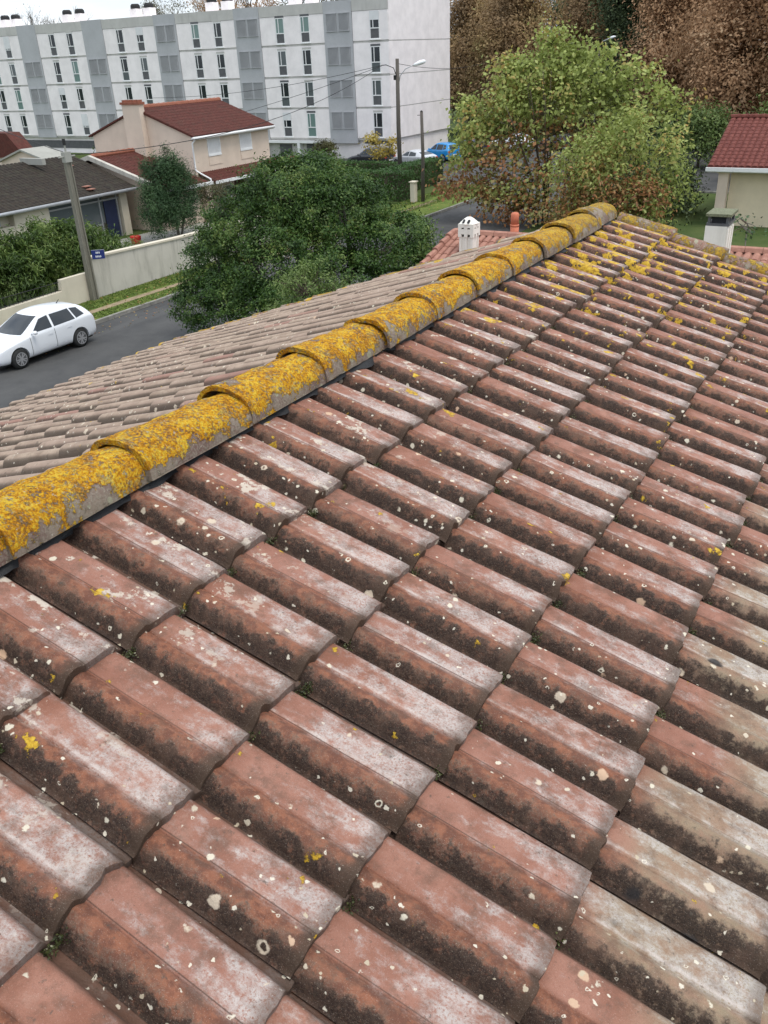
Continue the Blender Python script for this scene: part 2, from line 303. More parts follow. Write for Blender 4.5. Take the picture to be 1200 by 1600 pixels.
def mat_ground():
    t = NT('ground_grass'); n = t.noise(.35, 8, .65); f = t.noise(6, 6, .7)
    k = t.mix(t.step(n, .35, .65), (.045, .075, .02), (.075, .10, .032)); k = t.mix(t.math('MULTIPLY', t.step(f, .5, .7), .5), k, (.12, .11, .055)); t.bsdf(k, .95, 0, t.bump(f, .5, .05), .1); return t.m
def mat_verge():
    t = NT('verge_grass'); n = t.noise(1.3, 8, .7); f = t.noise(18, 6, .75)
    k = t.mix(t.step(n, .35, .65), (.085, .13, .028), (.15, .19, .045)); k = t.mix(t.math('MULTIPLY', t.step(f, .48, .7), .6), k, (.05, .085, .02))
    k = t.mix(t.math('MULTIPLY', t.step(t.noise(3, 6, .7), .60, .7), .6), k, (.21, .18, .09)); t.bsdf(k, .95, 0, t.bump(f, .8, .05), .1); return t.m
def mat_asphalt():
    t = NT('asphalt'); n = t.noise(.5, 7, .65); f = t.noise(60, 5, .7); s = t.noise(1.2, 6, .6, t.map((1, .12, 1)))
    k = t.mix(t.step(n, .35, .65), (.050, .050, .050), (.074, .073, .071)); k = t.mix(t.math('MULTIPLY', t.step(s, .5, .7), .5), k, (.094, .092, .089)); k = t.mix(t.math('MULTIPLY', t.step(f, .5, .8), .4), k, (.03, .03, .03))
    k = t.mix(t.math('MULTIPLY', t.step(t.noise(2.2, 10, .8), .635, .66), .6), k, (.15, .10, .055))
    t.bsdf(k, .8, 0, t.bump(f, .3, .01), .3); return t.m
def mat_paint(name, c, coat=.6):
    t = NT(name); n = t.noise(3, 5, .6); k = t.mix(t.math('MULTIPLY', t.step(n, .45, .8), .10), c, tuple(x*.6+.02 for x in c)); t.bsdf(k, .32, 0, None, .5, coat=coat); return t.m
def mat_glass(name='dark_glass', c=(.02, .025, .03)):
    t = NT(name); t.bsdf(c, .08, 0, None, .45); return t.m
def mat_bark(name, c):
    t = NT(name); n = t.noise(9, 8, .7, t.map((3, 3, .5))); k = t.mix(t.step(n, .35, .65), tuple(x*.55 for x in c), c); t.bsdf(k, .9, 0, t.bump(n, .6, .03), .15); return t.m
def mat_wood_pole(name, c):
    t = NT(name); n = t.noise(12, 8, .7, t.map((6, 6, .25))); k = t.mix(t.step(n, .35, .65), tuple(x*.6 for x in c), c); t.bsdf(k, .88, 0, t.bump(n, .5, .02), .2); return t.m

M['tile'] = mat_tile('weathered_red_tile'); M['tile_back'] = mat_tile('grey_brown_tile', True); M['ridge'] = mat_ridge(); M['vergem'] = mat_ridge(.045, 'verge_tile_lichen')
M['ground'] = mat_ground(); M['verge'] = mat_verge(); M['asphalt'] = mat_asphalt()
M['dirt'] = mat_plain('trodden_earth', (.26, .20, .125), .95, .2, 4, bump=.4)
M['kerb'] = mat_plain('kerb_concrete', (.25, .24, .215), .9, .2, 3, bump=.3, dirt=((.07, .065, .045), .7))
M['concrete'] = mat_render_wall('grey_concrete', (.34, .335, .30), .4)
M['fwall'] = mat_render_wall('pale_garden_wall_render', (.52, .49, .43), .75)
M['cream'] = mat_render_wall('cream_render', (.62, .56, .45), .2)
M['beige'] = mat_render_wall('beige_render', (.74, .63, .45), .10)
M['pink'] = mat_render_wall('pinkish_render', (.68, .56, .455), .08)
M['own_wall'] = mat_render_wall('own_wall_render', (.55, .49, .40), .25)
M['bwhite'] = mat_render_wall('apartment_panel_white', (.88, .825, .81), .07)
M['bband'] = mat_render_wall('apartment_parapet_grey', (.52, .505, .475), .25)
M['bgrey'] = mat_plain('apartment_grey_cladding', (.43, .432, .44), .7, .06, .6, bump=0)
M['bgrey_d'] = mat_plain('lattice_grey', (.29, .293, .30), .7, .08, 1, bump=0)
M['white'] = mat_plain('white_pvc', (.78, .78, .77), .5, .04, 2, bump=0)
M['shutter'] = mat_plain('white_shutter', (.70, .70, .70), .6, .05, 2, bump=0)
M['glass'] = mat_glass(); M['glass_g'] = mat_glass('greenish_glass', (.16, .24, .22)); M['glass_m'] = mat_glass('grey_glass', (.10, .115, .12))
M['panel_d'] = mat_plain('dark_window_panel', (.10, .10, .105), .4, .15, 3, bump=0)
M['roof_red'] = mat_far_roof('brown_red_roof', (.075, .022, .017), (.115, .038, .028), .25)
M['roof_dark'] = mat_far_roof('mossy_dark_roof', (.018, .014, .011), (.042, .031, .022), .6)
M['roof_new'] = mat_far_roof('pinkish_roof_tile', (.29, .135, .10), (.40, .21, .155))
M['roof_crim'] = mat_far_roof('crimson_roof_tile', (.11, .030, .024), (.19, .062, .048))
M['ridge_or'] = mat_far_roof('orange_ridge', (.24, .085, .05), (.30, .12, .08))
M['brown_tr'] = mat_plain('brown_trim', (.10, .055, .04), .8, .2, 3)
M['zinc'] = mat_plain('zinc_gutter', (.36, .37, .38), .5, .1, 3, metal=.3)
M['chim'] = mat_render_wall('chimney_white_mortar', (.78, .75, .68), .35)
M['terra'] = mat_plain('terracotta_pipe', (.50, .16, .09), .8, .15, 8)
M['moss'] = mat_plain('moss_green', (.085, .10, .028), .98, .5, 30, bump=.6)
M['mossslab'] = mat_plain('mossy_concrete_slab', (.17, .175, .11), .95, .35, 25, bump=.6, dirt=((.09, .11, .03), .7))
M['black'] = mat_plain('black_rubber', (.018, .018, .018), .7, .2, 10, bump=.1)
M['membrane'] = mat_plain('black_membrane', (.012, .012, .013), .5, .3, 20, bump=.4)
M['darkin'] = mat_plain('unlit_interior', (.03, .03, .032), .9, .1, 2, bump=0)
M['bluedoor'] = mat_plain('blue_door', (.02, .028, .07), .5, .1, 3, bump=0)
M['red'] = mat_plain('red_plastic', (.55, .02, .015), .35, .05, 5, bump=0)
M['sign_blue'] = mat_plain('sign_blue', (.015, .03, .16), .35, .1, 5, bump=0); M['sign_white'] = mat_plain('sign_white', (.75, .76, .8), .4, .02, 5, bump=0)
M['steel'] = mat_plain('galvanised_steel', (.40, .41, .42), .45, .1, 4, metal=.6, bump=0)
M['alu'] = mat_plain('wheel_alloy', (.50, .50, .51), .35, .1, 6, metal=.5, bump=0)
M['lampwhite'] = mat_plain('lamp_shell', (.82, .83, .84), .4, .03, 4, bump=0)
M['wpole'] = mat_wood_pole('creosoted_pole', (.13, .115, .10)); M['cpole'] = mat_wood_pole('concrete_pole', (.25, .235, .19))
M['bark'] = mat_bark('brown_bark', (.12, .095, .07)); M['bark_g'] = mat_bark('grey_bark', (.22, .20, .17))
M['headlamp'] = mat_glass('headlamp_glass', (.30, .32, .34)); M['taillamp'] = mat_plain('tail_lamp_red', (.45, .02, .02), .2, .02, 4, bump=0)
M['paint_w'] = mat_paint('white_car_paint', (.74, .76, .79)); M['paint_s'] = mat_paint('silver_car_paint', (.52, .53, .55)); M['paint_b'] = mat_paint('bright_blue_car_paint', (.0, .23, .56)); M['paint_n'] = mat_paint('navy_car_paint', (.01, .015, .06)); M['paint_k'] = mat_paint('black_car_paint', (.02, .02, .025))

# ------------------------------------------------------------------ ground, road, verge
def struct(o): o['kind'] = 'structure'; return o
def sheet(name, mat, poly, z):
    mb = MB(); mb.add([(x, y, z) for x, y in poly], [tuple(range(len(poly)))]); return struct(mb.build(name, mat))
struct(MB().add([(-900, -900, 0), (900, -900, 0), (900, 900, 0), (-900, 900, 0)], [(0, 1, 2, 3)]).build('ground', M['ground']))
sheet('road', M['asphalt'], [(-26.0, -60), (-17.6, -60), (-17.6, 59.6), (-24.45, 59.6), (-24.45, 45.5), (-25.9, 40)], .004)
sheet('car_park', M['asphalt'], [(-48, 60.1), (8, 60.1), (8, 84.6), (-40.8, 84.6), (-41.6, 72.9), (-48, 72.9)], .008)
k = MB()
k.prism([(-28.62, -40), (-26.0, -40), (-26.0, 40), (-24.6, 45.5), (-24.6, 56), (-25.5, 58.6), (-28.0, 59.5), (-28.62, 59.5)], 'z', .0, .115)
struct(k.build('verge', M['verge']))
sheet('footpath', M['dirt'], [(-27.32, -30), (-26.92, -30), (-26.95, 18), (-26.88, 26), (-26.70, 31), (-26.3, 40), (-26.5, 52), (-26.9, 52), (-26.7, 40), (-27.05, 31), (-27.30, 25), (-27.3, 18)], .121)
def kerb_run(pts, w=.14, h=.135, name='kerb'):
    mb = MB()
    for a, b in zip(pts, pts[1:]):
        a = Vector((*a, 0)); b = Vector((*b, 0)); L = (b-a).length; n = max(1, int(L/1.0)); d = (b-a)/n; s = Vector((-d.y, d.x, 0)).normalized()*w
        for i in range(n): mb.obox(a+d*i+Vector((0, 0, random.uniform(-.006, .006))), d*.985, s, (0, 0, h))
    return struct(mb.build(name, M['kerb']))
random.seed(3)
kerb_run([(-25.86, -30), (-25.86, 40), (-24.46, 45.5), (-24.46, 56), (-25.4, 58.75), (-28, 59.64), (-40, 59.64)])
kerb_run([(-24.0, 59.9), (10, 59.9)], h=.12)

# ------------------------------------------------------------------ foliage tools
def leaves(name, C, Nn, size, mat, parent=None, aspect=.55, seed=0, droop=0):
    """C (n,3) leaf centres, Nn (n,3) leaf normals; every leaf a folded diamond of four corners"""
    rng = np.random.default_rng(seed); n = len(C); Nn = Nn/np.linalg.norm(Nn, axis=1)[:, None]
    t = rng.normal(size=(n, 3)); t[:, 2] -= droop; t -= (t*Nn).sum(1)[:, None]*Nn; t /= np.linalg.norm(t, axis=1)[:, None]+1e-9; b = np.cross(Nn, t)
    s = size*rng.uniform(.6, 1.25, n)[:, None]
    V = np.empty((n, 4, 3)); V[:, 0] = C-t*s*.5; V[:, 1] = C+b*s*aspect*.5+Nn*s*.10; V[:, 2] = C+t*s*.5; V[:, 3] = C-b*s*aspect*.5+Nn*s*.10
    me = bpy.data.meshes.new(name); me.vertices.add(4*n); me.vertices.foreach_set('co', V.reshape(-1).astype('f'))
    me.loops.add(4*n); me.loops.foreach_set('vertex_index', np.arange(4*n, dtype='i')); me.polygons.add(n)
    me.polygons.foreach_set('loop_start', np.arange(0, 4*n, 4, dtype='i')); me.polygons.foreach_set('loop_total', np.full(n, 4, dtype='i'))
    a = me.attributes.new('rnd', 'FLOAT', 'POINT'); a.data.foreach_set('value', np.repeat(rng.random(n), 4).astype('f'))
    me.materials.append(mat); me.update(); me.validate()
    o = bpy.data.objects.new(name, me); col.objects.link(o)
    if parent: o.parent = parent
    return o
def lobe_clusters(lobes, rng, inner=.45):
    """lobes: (cx,cy,cz,rx,ry,rz,n) -> cluster centres biased to the shell, with outward directions"""
    C = []; D = []
    for cx, cy, cz, rx, ry, rz, n in lobes:
        d = rng.normal(size=(n, 3)); d /= np.linalg.norm(d, axis=1)[:, None]; d[:, 2] = np.where(d[:, 2] < -.5, -d[:, 2], d[:, 2])
        rad = inner+(1-inner)*rng.random(n)**.5; rad *= rng.uniform(.88, 1.13, n)
        C.append(np.array([cx, cy, cz])+d*rad[:, None]*np.array([rx, ry, rz])); D.append(d)
    return np.concatenate(C), np.concatenate(D)
def foliage(name, lobes, per, rcl, size, mat, parent, seed, inner=.45, aspect=.55, flat=.7, droop=0, outw=1.0):
    rng = np.random.default_rng(seed); C, D = lobe_clusters(lobes, rng, inner)
    k = len(C); sc = rng.uniform(.6, 1.3, k)
    P = np.repeat(C, per, 0)+rng.normal(size=(k*per, 3))*np.array([1, 1, flat])*rcl*np.repeat(sc, per)[:, None]*.6
    Nn = np.repeat(D, per, 0)*outw+rng.normal(size=(k*per, 3))*.75+np.array([0, 0, .5])
    o = leaves(name, P, Nn, size, mat, parent, aspect, seed+1, droop); return o, C
def woody(parent, trunks, lobes, C, mat, seed, twig=.012, ntwig=80, tr=.1, name='trunk'):
    """trunks: list of point lists; boughs run from the trunk tops to the lobes, twigs on to clusters"""
    rnd = random.Random(seed); mb = MB(); tops = []
    for pts, r0, r1 in trunks:
        n = len(pts); mb.tube(pts, [r0+(r1-r0)*i/(n-1) for i in range(n)], 8); tops += [Vector(p) for p in pts[1:]]
    ends = []
    for cx, cy, cz, rx, ry, rz, n in lobes:
        c = Vector((cx, cy, cz)); low = [p for p in tops if p.z < cz+.2] or tops; s = min(low, key=lambda p: (p-c).length)
        m1 = s.lerp(c, .45)+Vector((rnd.uniform(-.2, .2), rnd.uniform(-.2, .2), rnd.uniform(0, .3)))*rx*.4
        mb.tube([s, m1, c], [tr*.55, tr*.38, tr*.2], 6); ends += [m1, c, s.lerp(m1, .6)]
    for i in range(ntwig):
        c = Vector(C[rnd.randrange(len(C))]); s = min(ends, key=lambda p: (p-c).length); m_ = s.lerp(c, .5)+Vector((rnd.uniform(-1, 1), rnd.uniform(-1, 1), rnd.uniform(-.3, 1)))*(c-s).length*.12
        mb.tube([s, m_, c], [twig*1.8, twig*1.3, twig*.6], 4, cap=False)
    return mb.build(name, mat, parent, True)
def loc_lobes(lobes, o): return [(a-o[0], b-o[1], c-o[2], *r) for a, b, c, *r in lobes]

#@@OWN
# ------------------------------------------------------------------ the tiled house we stand above
A = R(17.25); CA, SA = math.cos(A), math.sin(A); W_T, G_T = .2002, .40
OX, OY, OZ = -1.453, .703, CAMZ-1.258
XR, ZR = -1.9425, CAMZ-1.1064
house = empty('tiled_house', (XR, 0, 0), 'nearest house, weathered red tile roof with yellow lichened ridge tiles', 'house')
HL = (XR, 0, 0)
# profile across one tile (0..1 of the pitch, height in metres)
PROF = [(0, -.056), (.02, -.055), (.05, -.042), (.08, -.025), (.115, -.008), (.155, .006), (.20, .0125), (.25, .015), (.30, .0145), (.34, .0095), (.37, .005), (.388, .0015), (.397, -.0015), (.407, .001), (.425, .0015), (.52, .001), (.62, .0), (.72, -.001), (.80, -.003), (.85, -.008), (.885, -.019), (.915, -.036), (.94, -.053), (1.0, -.060), (1.07, -.064)]
PROF = [(u_*(.93 if u_ < .4 else 1)+(0 if u_ < .4 else -.028*max(0, (1-u_)/.6)), h_*(.74 if u_ < .4 or u_ > .84 else 1)) for u_, h_ in PROF]
PROF_B = [(0, -.085), (.08, -.083), (.14, -.078), (.17, -.055), (.19, -.028), (.23, -.004), (.30, .014), (.39, .024), (.5, .028), (.61, .024), (.70, .014), (.77, -.004), (.81, -.028), (.83, -.055), (.86, -.078), (.92, -.083), (1, -.085)]
def tile_field(name, prof, rows, cols, mat, side, nv=8, seed=1, jit=1.0, lift=.017, WT_=None, ang=None):
    """one mesh of overlapping tiles; side=+1 right slope, -1 left slope"""
    rnd = random.Random(seed); V = []; F = []; Cc = []; WT_ = WT_ or W_T; CA, SA = math.cos(ang or A), math.sin(ang or A)
    vpos = [0, .12, .28, .45, .62, .78, .90, .965, .992, 1.0][:10]
    nu = len(prof)
    for si in rows:
        for j in cols:
            r1 = rnd.random(); r2_ = rnd.random(); dj = rnd.uniform(-1, 1)*.0035*jit; ds = rnd.uniform(-1, 1)*.010*jit; rot = rnd.uniform(-1, 1)*.011*jit; dz = rnd.uniform(-1, 1)*.0022*jit; tl = rnd.uniform(-1, 1)*.02*jit
            base = len(V); n0 = 0
            rowsv = [(si-1.12+1.12*q, q, 0) for q in vpos]
            for k_, (s, q, _) in enumerate(rowsv):
                for iu, (u, h) in enumerate(prof):
                    yy = OY+(j-.85+u)*WT_+dj+rot*(s-si)*G_T; sd_ = s*G_T+ds
                    hh = h*(1+tl)+lift*(q*1.7-.75)+dz
                    if q > .98: hh -= (q-.98)*.12
                    nz_ = noise.noise(Vector((sd_*9+j, yy*9, si*3.1)))*.0018
                    hh += nz_
                    if q > .96: sd_ += (noise.noise(Vector((yy*45, si*7.3, side)))*.005+min(0, noise.noise(Vector((yy*14, si*5.1, side*3)))+.35)*.03)
                    V.append((sd_, yy, hh)); Cc.append((r1, u, q, r2_))
            for k_ in range(len(rowsv)-1):
                for iu in range(nu-1):
                    a = base+k_*nu+iu; F.append((a, a+1, a+nu+1, a+nu))
            # end face: the thickness of the clay
            e0 = base+(len(rowsv)-1)*nu; b2 = len(V)
            for dd, dh in ((.0015, -.010), (.0, -.036)):
                for iu, (u, h) in enumerate(prof):
                    sd_, yy, hh = V[e0+iu]; V.append((sd_+dd, yy, hh+dh)); Cc.append((r1, u, 1.0, r2_))
            for k_ in range(2):
                o1 = e0 if k_ == 0 else b2; o2 = b2+k_*nu
                for iu in range(nu-1): F.append((o1+iu, o1+iu+1, o2+iu+1, o2+iu))
            # near side wall of the roll, closing the gap to its neighbour
    P = np.array(V); out = np.empty_like(P)
    if side > 0:
        out[:, 0] = OX+P[:, 0]*CA+P[:, 2]*SA; out[:, 2] = OZ-P[:, 0]*SA+P[:, 2]*CA
    else:
        out[:, 0] = XR-(P[:, 0]*CA+P[:, 2]*SA); out[:, 2] = ZR-P[:, 0]*SA+P[:, 2]*CA
        F = [tuple(reversed(f)) for f in F]
    out[:, 1] = P[:, 1]; out -= np.array(HL)
    me = bpy.data.meshes.new(name); me.from_pydata(out.tolist(), [], F); me.materials.append(mat)
    ca = me.attributes.new('tile', 'FLOAT_COLOR', 'POINT'); ca.data.foreach_set('color', np.array(Cc, dtype='f').reshape(-1))
    me.polygons.foreach_set('use_smooth', [True]*len(F)); me.update()
    try:
        me.set_sharp_from_angle(angle=R(50))
    except Exception: pass
    o = bpy.data.objects.new(name, me); col.objects.link(o); o.parent = house; return o
JMAX = 29
o = tile_field('tile_slope', PROF, range(0, 12), range(-16, JMAX+1), M['tile'], +1, seed=4, jit=1.7)
o['label'] = 'pinkish red weathered tile slope with black stained rolls and chalky bloom'
AL = R(18.5); WB = W_T*.86
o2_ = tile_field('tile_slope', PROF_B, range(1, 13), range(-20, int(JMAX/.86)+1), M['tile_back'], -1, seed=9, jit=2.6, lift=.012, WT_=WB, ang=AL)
o2_['label'] = 'grey brown tile slope beyond the ridge'
# boarding below both slopes so nothing shows through
mb = MB(); EX = 4.75
for sgn in (1, -1):
    x1 = XR+sgn*EX; z1 = ZR-EX*math.tan(A if sgn > 0 else AL)-.10
    mb.prism([(XR, ZR-.10), (x1, z1), (x1, z1-.05), (XR, ZR-.15)], 'y', -2.55, OY+JMAX*W_T-.04)
local(mb, HL).build('roof_boarding', M['brown_tr'], house)
mb = MB(); mb.prism([(XR-4.3, 0), (XR+4.3, 0), (XR+4.3, ZR-.18-4.3*math.tan(A)), (XR, ZR-.18), (XR-4.3, ZR-.18-4.3*math.tan(AL))], 'y', -2.3, OY+JMAX*W_T-.16)
local(mb, HL).build('wall', M['own_wall'], house)
# ridge tiles: tapered arches, every near end laid over the one before
def ridge_tile(y0, y1, seed):
    L = y1-y0+.075; ny, na = (64, 60) if y0 > .5 else (20, 24); V = []; F = []; rnd = random.Random(seed)
    sx = rnd.uniform(-.012, .012); tw = rnd.uniform(-.02, .02)
    def ring(y, q, inn):
        hw = (.126-.016*q) - inn; hh = (.113-.018*q) - inn
        if q < .12: hw += .003*(1-q/.12); hh += .003*(1-q/.12)
        pts = []
        for i in range(na+1):
            an = PI*i/na; cx = math.cos(an); sn_ = math.sin(an)
            px = -hw*math.copysign(abs(cx)**.86, cx); pz = hh*sn_**.80-.03
            n1 = noise.noise(Vector((px*16, y*16, seed*2.3)))*.006+noise.noise(Vector((px*55, y*55, seed*1.3)))*.0028+noise.noise(Vector((px*120, y*120, seed)))*.0020+noise.noise(Vector((px*230, y*230, seed)))*.0012
            if inn: n1 = 0
            pts.append((px*(1+n1*8)+sx+tw*(q-.5)*.2, y, pz+n1))
        return pts
    for i in range(ny+1):
        q = i/ny; y = y0+L*q
        if i == 0: y += .0
        V += ring(y, q, 0)
    for i in range(ny):
        for j in range(na): a = i*(na+1)+j; F.append((a, a+1, a+na+2, a+na+1))
    for e, q, yy in ((0, 0, y0), (ny, 1, y0+L)):          # thickness at both ends, with a worn lip
        b = len(V); V += [(x_, y_+(.004 if e == 0 else 0)+noise.noise(Vector((x_*60, z_*60, seed)))*.004, z_) for x_, y_, z_ in ring(yy, q, .017)]
        for j in range(na):
            a = e*(na+1)+j; F.append((a, b+j, b+j+1, a+1) if e == 0 else (a, a+1, b+j+1, b+j))
    b0 = len(V); V += ring(y0, 0, .017); b1 = len(V); V += ring(y0+L, 1, .017)
    for j in range(na): F.append((b0+j, b1+j, b1+j+1, b0+j+1))
    for j in (0, na):                                      # lower edges
        a0 = j; a1 = ny*(na+1)+j; F.append((a0, a1, b1+j, b0+j))
    me = bpy.data.meshes.new('ridge_tile'); me.from_pydata([(x_, y_-y0, z_) for x_, y_, z_ in V], [], F); me.materials.append(M['ridge'])
    bm = bmesh.new(); bm.from_mesh(me); bmesh.ops.recalc_face_normals(bm, faces=bm.faces); bm.to_mesh(me); bm.free()
    me.polygons.foreach_set('use_smooth', [True]*len(me.polygons))
    try: me.set_sharp_from_angle(angle=R(60))
    except Exception: pass
    o = bpy.data.objects.new('ridge_tile', me); col.objects.link(o); o.parent = house
    o.location = (0, y0, ZR+.012+rnd.uniform(-.004, .004)); o.rotation_euler = (R(-.8), rnd.uniform(-.03, .03), rnd.uniform(-.015, .015)); return o
RJ = [-2.8, -2.3, -1.8, -1.3, -.83, -.34, .15, .64, 1.132, 1.636, 2.144, 2.62, 3.08, 3.56, 4.034, 4.50, 4.99, 5.49, 6.0, 6.42]
for i in range(len(RJ)-1): ridge_tile(RJ[i], RJ[i+1], i+3)
# crumpled black membrane showing between ridge and tiles
mb = MB(); ny = 420; V = []; F = []
for i in range(ny+1):
    y = -2.6+9.05*i/ny
    for j in range(6):
        q = j/5; x = XR+.072+q*(.040+.030*noise.noise(Vector((y*7, 0, 1)))); z = ZR-(x-XR)*math.tan(A)+.010-.020*q*q+.010*noise.noise(Vector((y*14, q*2.5, 3)))+.005*noise.noise(Vector((y*45, q*5, 5)))
        V.append((x, y, z))
for i in range(ny):
    for j in range(5): a = i*6+j; F.append((a, a+1, a+7, a+6))
mb.add(V, F); local(mb, HL).build('ridge_membrane', M['membrane'], house, True)
# mortar bedding below the ridge keeps the gap dark
mb = MB(); mb.prism([(XR-.085, ZR-.06), (XR+.085, ZR-.06), (XR+.07, ZR+.03), (XR-.07, ZR+.03)], 'y', -2.55, 6.46); local(mb, HL).build('ridge_bedding', M['membrane'], house)
# verge: a run of barrel tiles down each slope at the far gable
for sgn, mt in ((1, 'vergem'), (-1, 'vergem')):
    for k_ in range(12):
        s0 = .10+k_*.395; L = .43; na, ns = 20, 12; V = []; F = []; rnd = random.Random(k_+50*sgn)
        yv = OY+JMAX*W_T+.105+rnd.uniform(-.006, .006)
        for i in range(ns+1):
            q = i/ns; s = s0+L*q
            for j in range(na+1):
                an = PI*j/na; rr = (.062 if sgn > 0 else .036)+.010*q
                n1 = noise.noise(Vector((s*30, an*2, k_*3.3)))*.006
                ly = -rr*math.cos(an)*1.05; hh = rr*.95*math.sin(an)-.035+.020*q+n1; a_ = A if sgn > 0 else AL
                x = s*math.cos(a_)+hh*math.sin(a_); z = -s*math.sin(a_)+hh*math.cos(a_)
                V.append((sgn*x, yv+ly+n1, ZR+z))
        for i in range(ns):
            for j in range(na): a = i*(na+1)+j; F.append((a, a+1, a+na+2, a+na+1))
        e = ns*(na+1); F.append(tuple(e+j for j in range(na+1)))
        mb = MB().add(V, F); mb.v = [(a-(0 if sgn > 0 else 0), b, c) for a, b, c in mb.v]; mb.build('verge_tile', M[mt], house, True)
# moss and debris lodged in the joints of the near slope
rng = np.random.default_rng(5); Cm = []; Nm = []
rnd = random.Random(8)
for si in range(0, 8):
    for j in range(-8, JMAX):
        if rnd.random() < .78:
            k_ = rnd.choice([0, 1, 1, 2, 4, 6]); 
            s = si*G_T+rnd.uniform(.0, .02); y = OY+(j+.13+rnd.uniform(-.06, .06))*W_T; n = 110*k_
            if n:
                q = rng.normal(size=(n, 3))*np.array([.008, .018+.007*k_, .006]); Cm.append(q+np.array([OX+s*CA-.03*SA, y, OZ-s*SA-.026])); Nm.append(rng.normal(size=(n, 3))+np.array([0, 0, .8]))
mo = leaves('moss', np.concatenate(Cm), np.concatenate(Nm), .0060, mat_leaf('moss_tufts', [(.2, (.018, .022, .008)), (.5, (.045, .055, .014)), (.75, (.09, .095, .03)), (.92, (.30, .28, .20))], .1, 30), None, .7, 3)
tag(mo, 'green moss and crumbs lodged in the joints between red roof tiles', 'moss', kind='stuff')
#@@END
# ------------------------------------------------------------------ apartment block
FY = 73.05; AX0, AX1 = -108.0, -41.83
ap = empty('apartment_block', (AX1, FY, 0), 'long white apartment block with grey vertical bands and paired rooftop chimneys', 'apartment block'); APL = (AX1, FY, 0)
def ab(mb, name, mat, parent=ap, smooth=False): return local(mb, APL).build(name, mat, parent, smooth)
strips = [(-98.95, -96.05), (-88.9, -85.95), (-78.8, -75.85), (-68.65, -65.8), (-58.5, -55.55), (-48.4, -45.45)]
courses = [1.72, 4.35, 6.98, 9.60]
mb = MB(); mb.box(AX0, AX1, FY+.25, FY+11.9, 1.72, 12.1); mb.box(AX0, AX1-.12, FY+.35, FY+11.75, -.1, 1.72)
segs = [(AX0, strips[0][0])]+[(strips[i][1], strips[i+1][0]) for i in range(5)]+[(strips[5][1], AX1)]
for a, b in segs:
    for k_ in range(4):
        z0 = courses[k_]+.09; z1 = courses[k_+1]-.09 if k_ < 3 else 11.95
        mb.box(a+.03, b-.03 if b != AX1 else b, FY, FY+.25, z0, z1)
for k_ in range(4): mb.box(AX1, AX1+.06, FY+.05, FY+11.85, courses[k_]+.05, (courses[k_+1]-.03) if k_ < 3 else 12.85)
ab(mb, 'wall', M['bwhite'])
mb = MB()
for a, b in segs:
    mb.box(a+.02, b-.02, FY-.03, FY+.3, 11.97, 12.82)
mb.box(AX0, AX1+.03, FY+.3, FY+.5, 12.1, 12.84); mb.box(AX0, AX1+.03, FY+11.6, FY+11.88, 12.1, 12.84); mb.box(AX1-.25, AX1+.04, FY+.5, FY+11.6, 12.1, 12.84)
ab(mb, 'parapet', M['bband'])
mb = MB()
for a, b in segs:
    for z in courses: mb.box(a+.03, b-.03, FY+.06, FY+.24, z-.088, z+.088)
for z in courses[1:]: mb.box(AX1+.0, AX1+.035, FY+.05, FY+11.85, z-.028, z+.048)
ab(mb, 'string_course', M['bband'])
for i, (a, b) in enumerate(strips):
    mb = MB(); mb.box(a, b, FY-.05, FY+.3, courses[0]-.35 if i == 5 else courses[0]-.1, 12.86); ab(mb, 'grey_cladding', M['bgrey'])
    for k_ in range(4):
        z0 = courses[k_]+.95; z1 = courses[k_]+2.28; mb = MB()
        for h0, h1 in ((a+.28, (a+b)/2-.12), ((a+b)/2+.12, b-.28)):
            mb.box(h0, h1, FY-.07, FY-.052, z0, z1, 0)
            n = 9
            for q in range(n): x = h0+(h1-h0)*(q+.5)/n; mb.box(x-.018, x+.018, FY-.13, FY-.071, z0, z1, 1)
            mb.box(h0-.05, h1+.05, FY-.14, FY-.072, z1+.002, z1+.05, 1); mb.box(h0-.05, h1+.05, FY-.14, FY-.072, z0-.05, z0-.002, 1)
        if i >= 3 or k_ < 3: ab(mb, 'louvred_screen', [M['bgrey_d'], M['bgrey']])
def ap_window(x, z, w, kind):
    f = MB(); h = 2.08; t_ = .07; y0 = FY-.035; y1 = FY+.02
    f.box(x, x+t_, y0, y1, z, z+h); f.box(x+w-t_, x+w, y0, y1, z, z+h); f.box(x+t_, x+w-t_, y0, y1, z+h-t_, z+h); f.box(x+t_, x+w-t_, y0, y1, z, z+t_)
    f.box(x+t_, x+w-t_, y0-.01, y1, z+.80, z+.88); xm = x+.30; f.box(xm, xm+t_, y0-.008, y1, z+.88, z+h-t_)
    f.box(x-.06, x+w+.06, y0-.06, y1, z-.07, z-.002)
    wo_ = ab(f, 'window', M['white'])
    g = MB(); gy = FY-.006; g.add([(x+t_, gy, z+.88), (x+w-t_, gy, z+.88), (x+w-t_, gy, z+h-t_), (x+t_, gy, z+h-t_)], [(0, 1, 2, 3)]); g.add([(x+t_, gy, z+t_), (x+w-t_, gy, z+t_), (x+w-t_, gy, z+.80), (x+t_, gy, z+.80)], [(0, 1, 2, 3)], 1)
    ab(g, 'pane', [M[['glass', 'glass_g', 'glass_m'][kind % 3]], M[['panel_d', 'glass_m', 'glass_g'][(kind//3) % 3]]], wo_)
    if kind >= 9:
        s = MB(); s.box(x+.02, x+w-.02, y0-.03, y0-.012, z+(.95 if kind > 10 else 1.45), z+h+.06); ab(s, 'roller_shutter', M['shutter'], wo_)
    else:
        s = MB(); s.box(x, x+w, y0+.002, y1, z+h+.002, z+h+.17); ab(s, 'shutter_box', M['panel_d'] if kind % 2 else M['bband'], wo_)
rnd = random.Random(12)
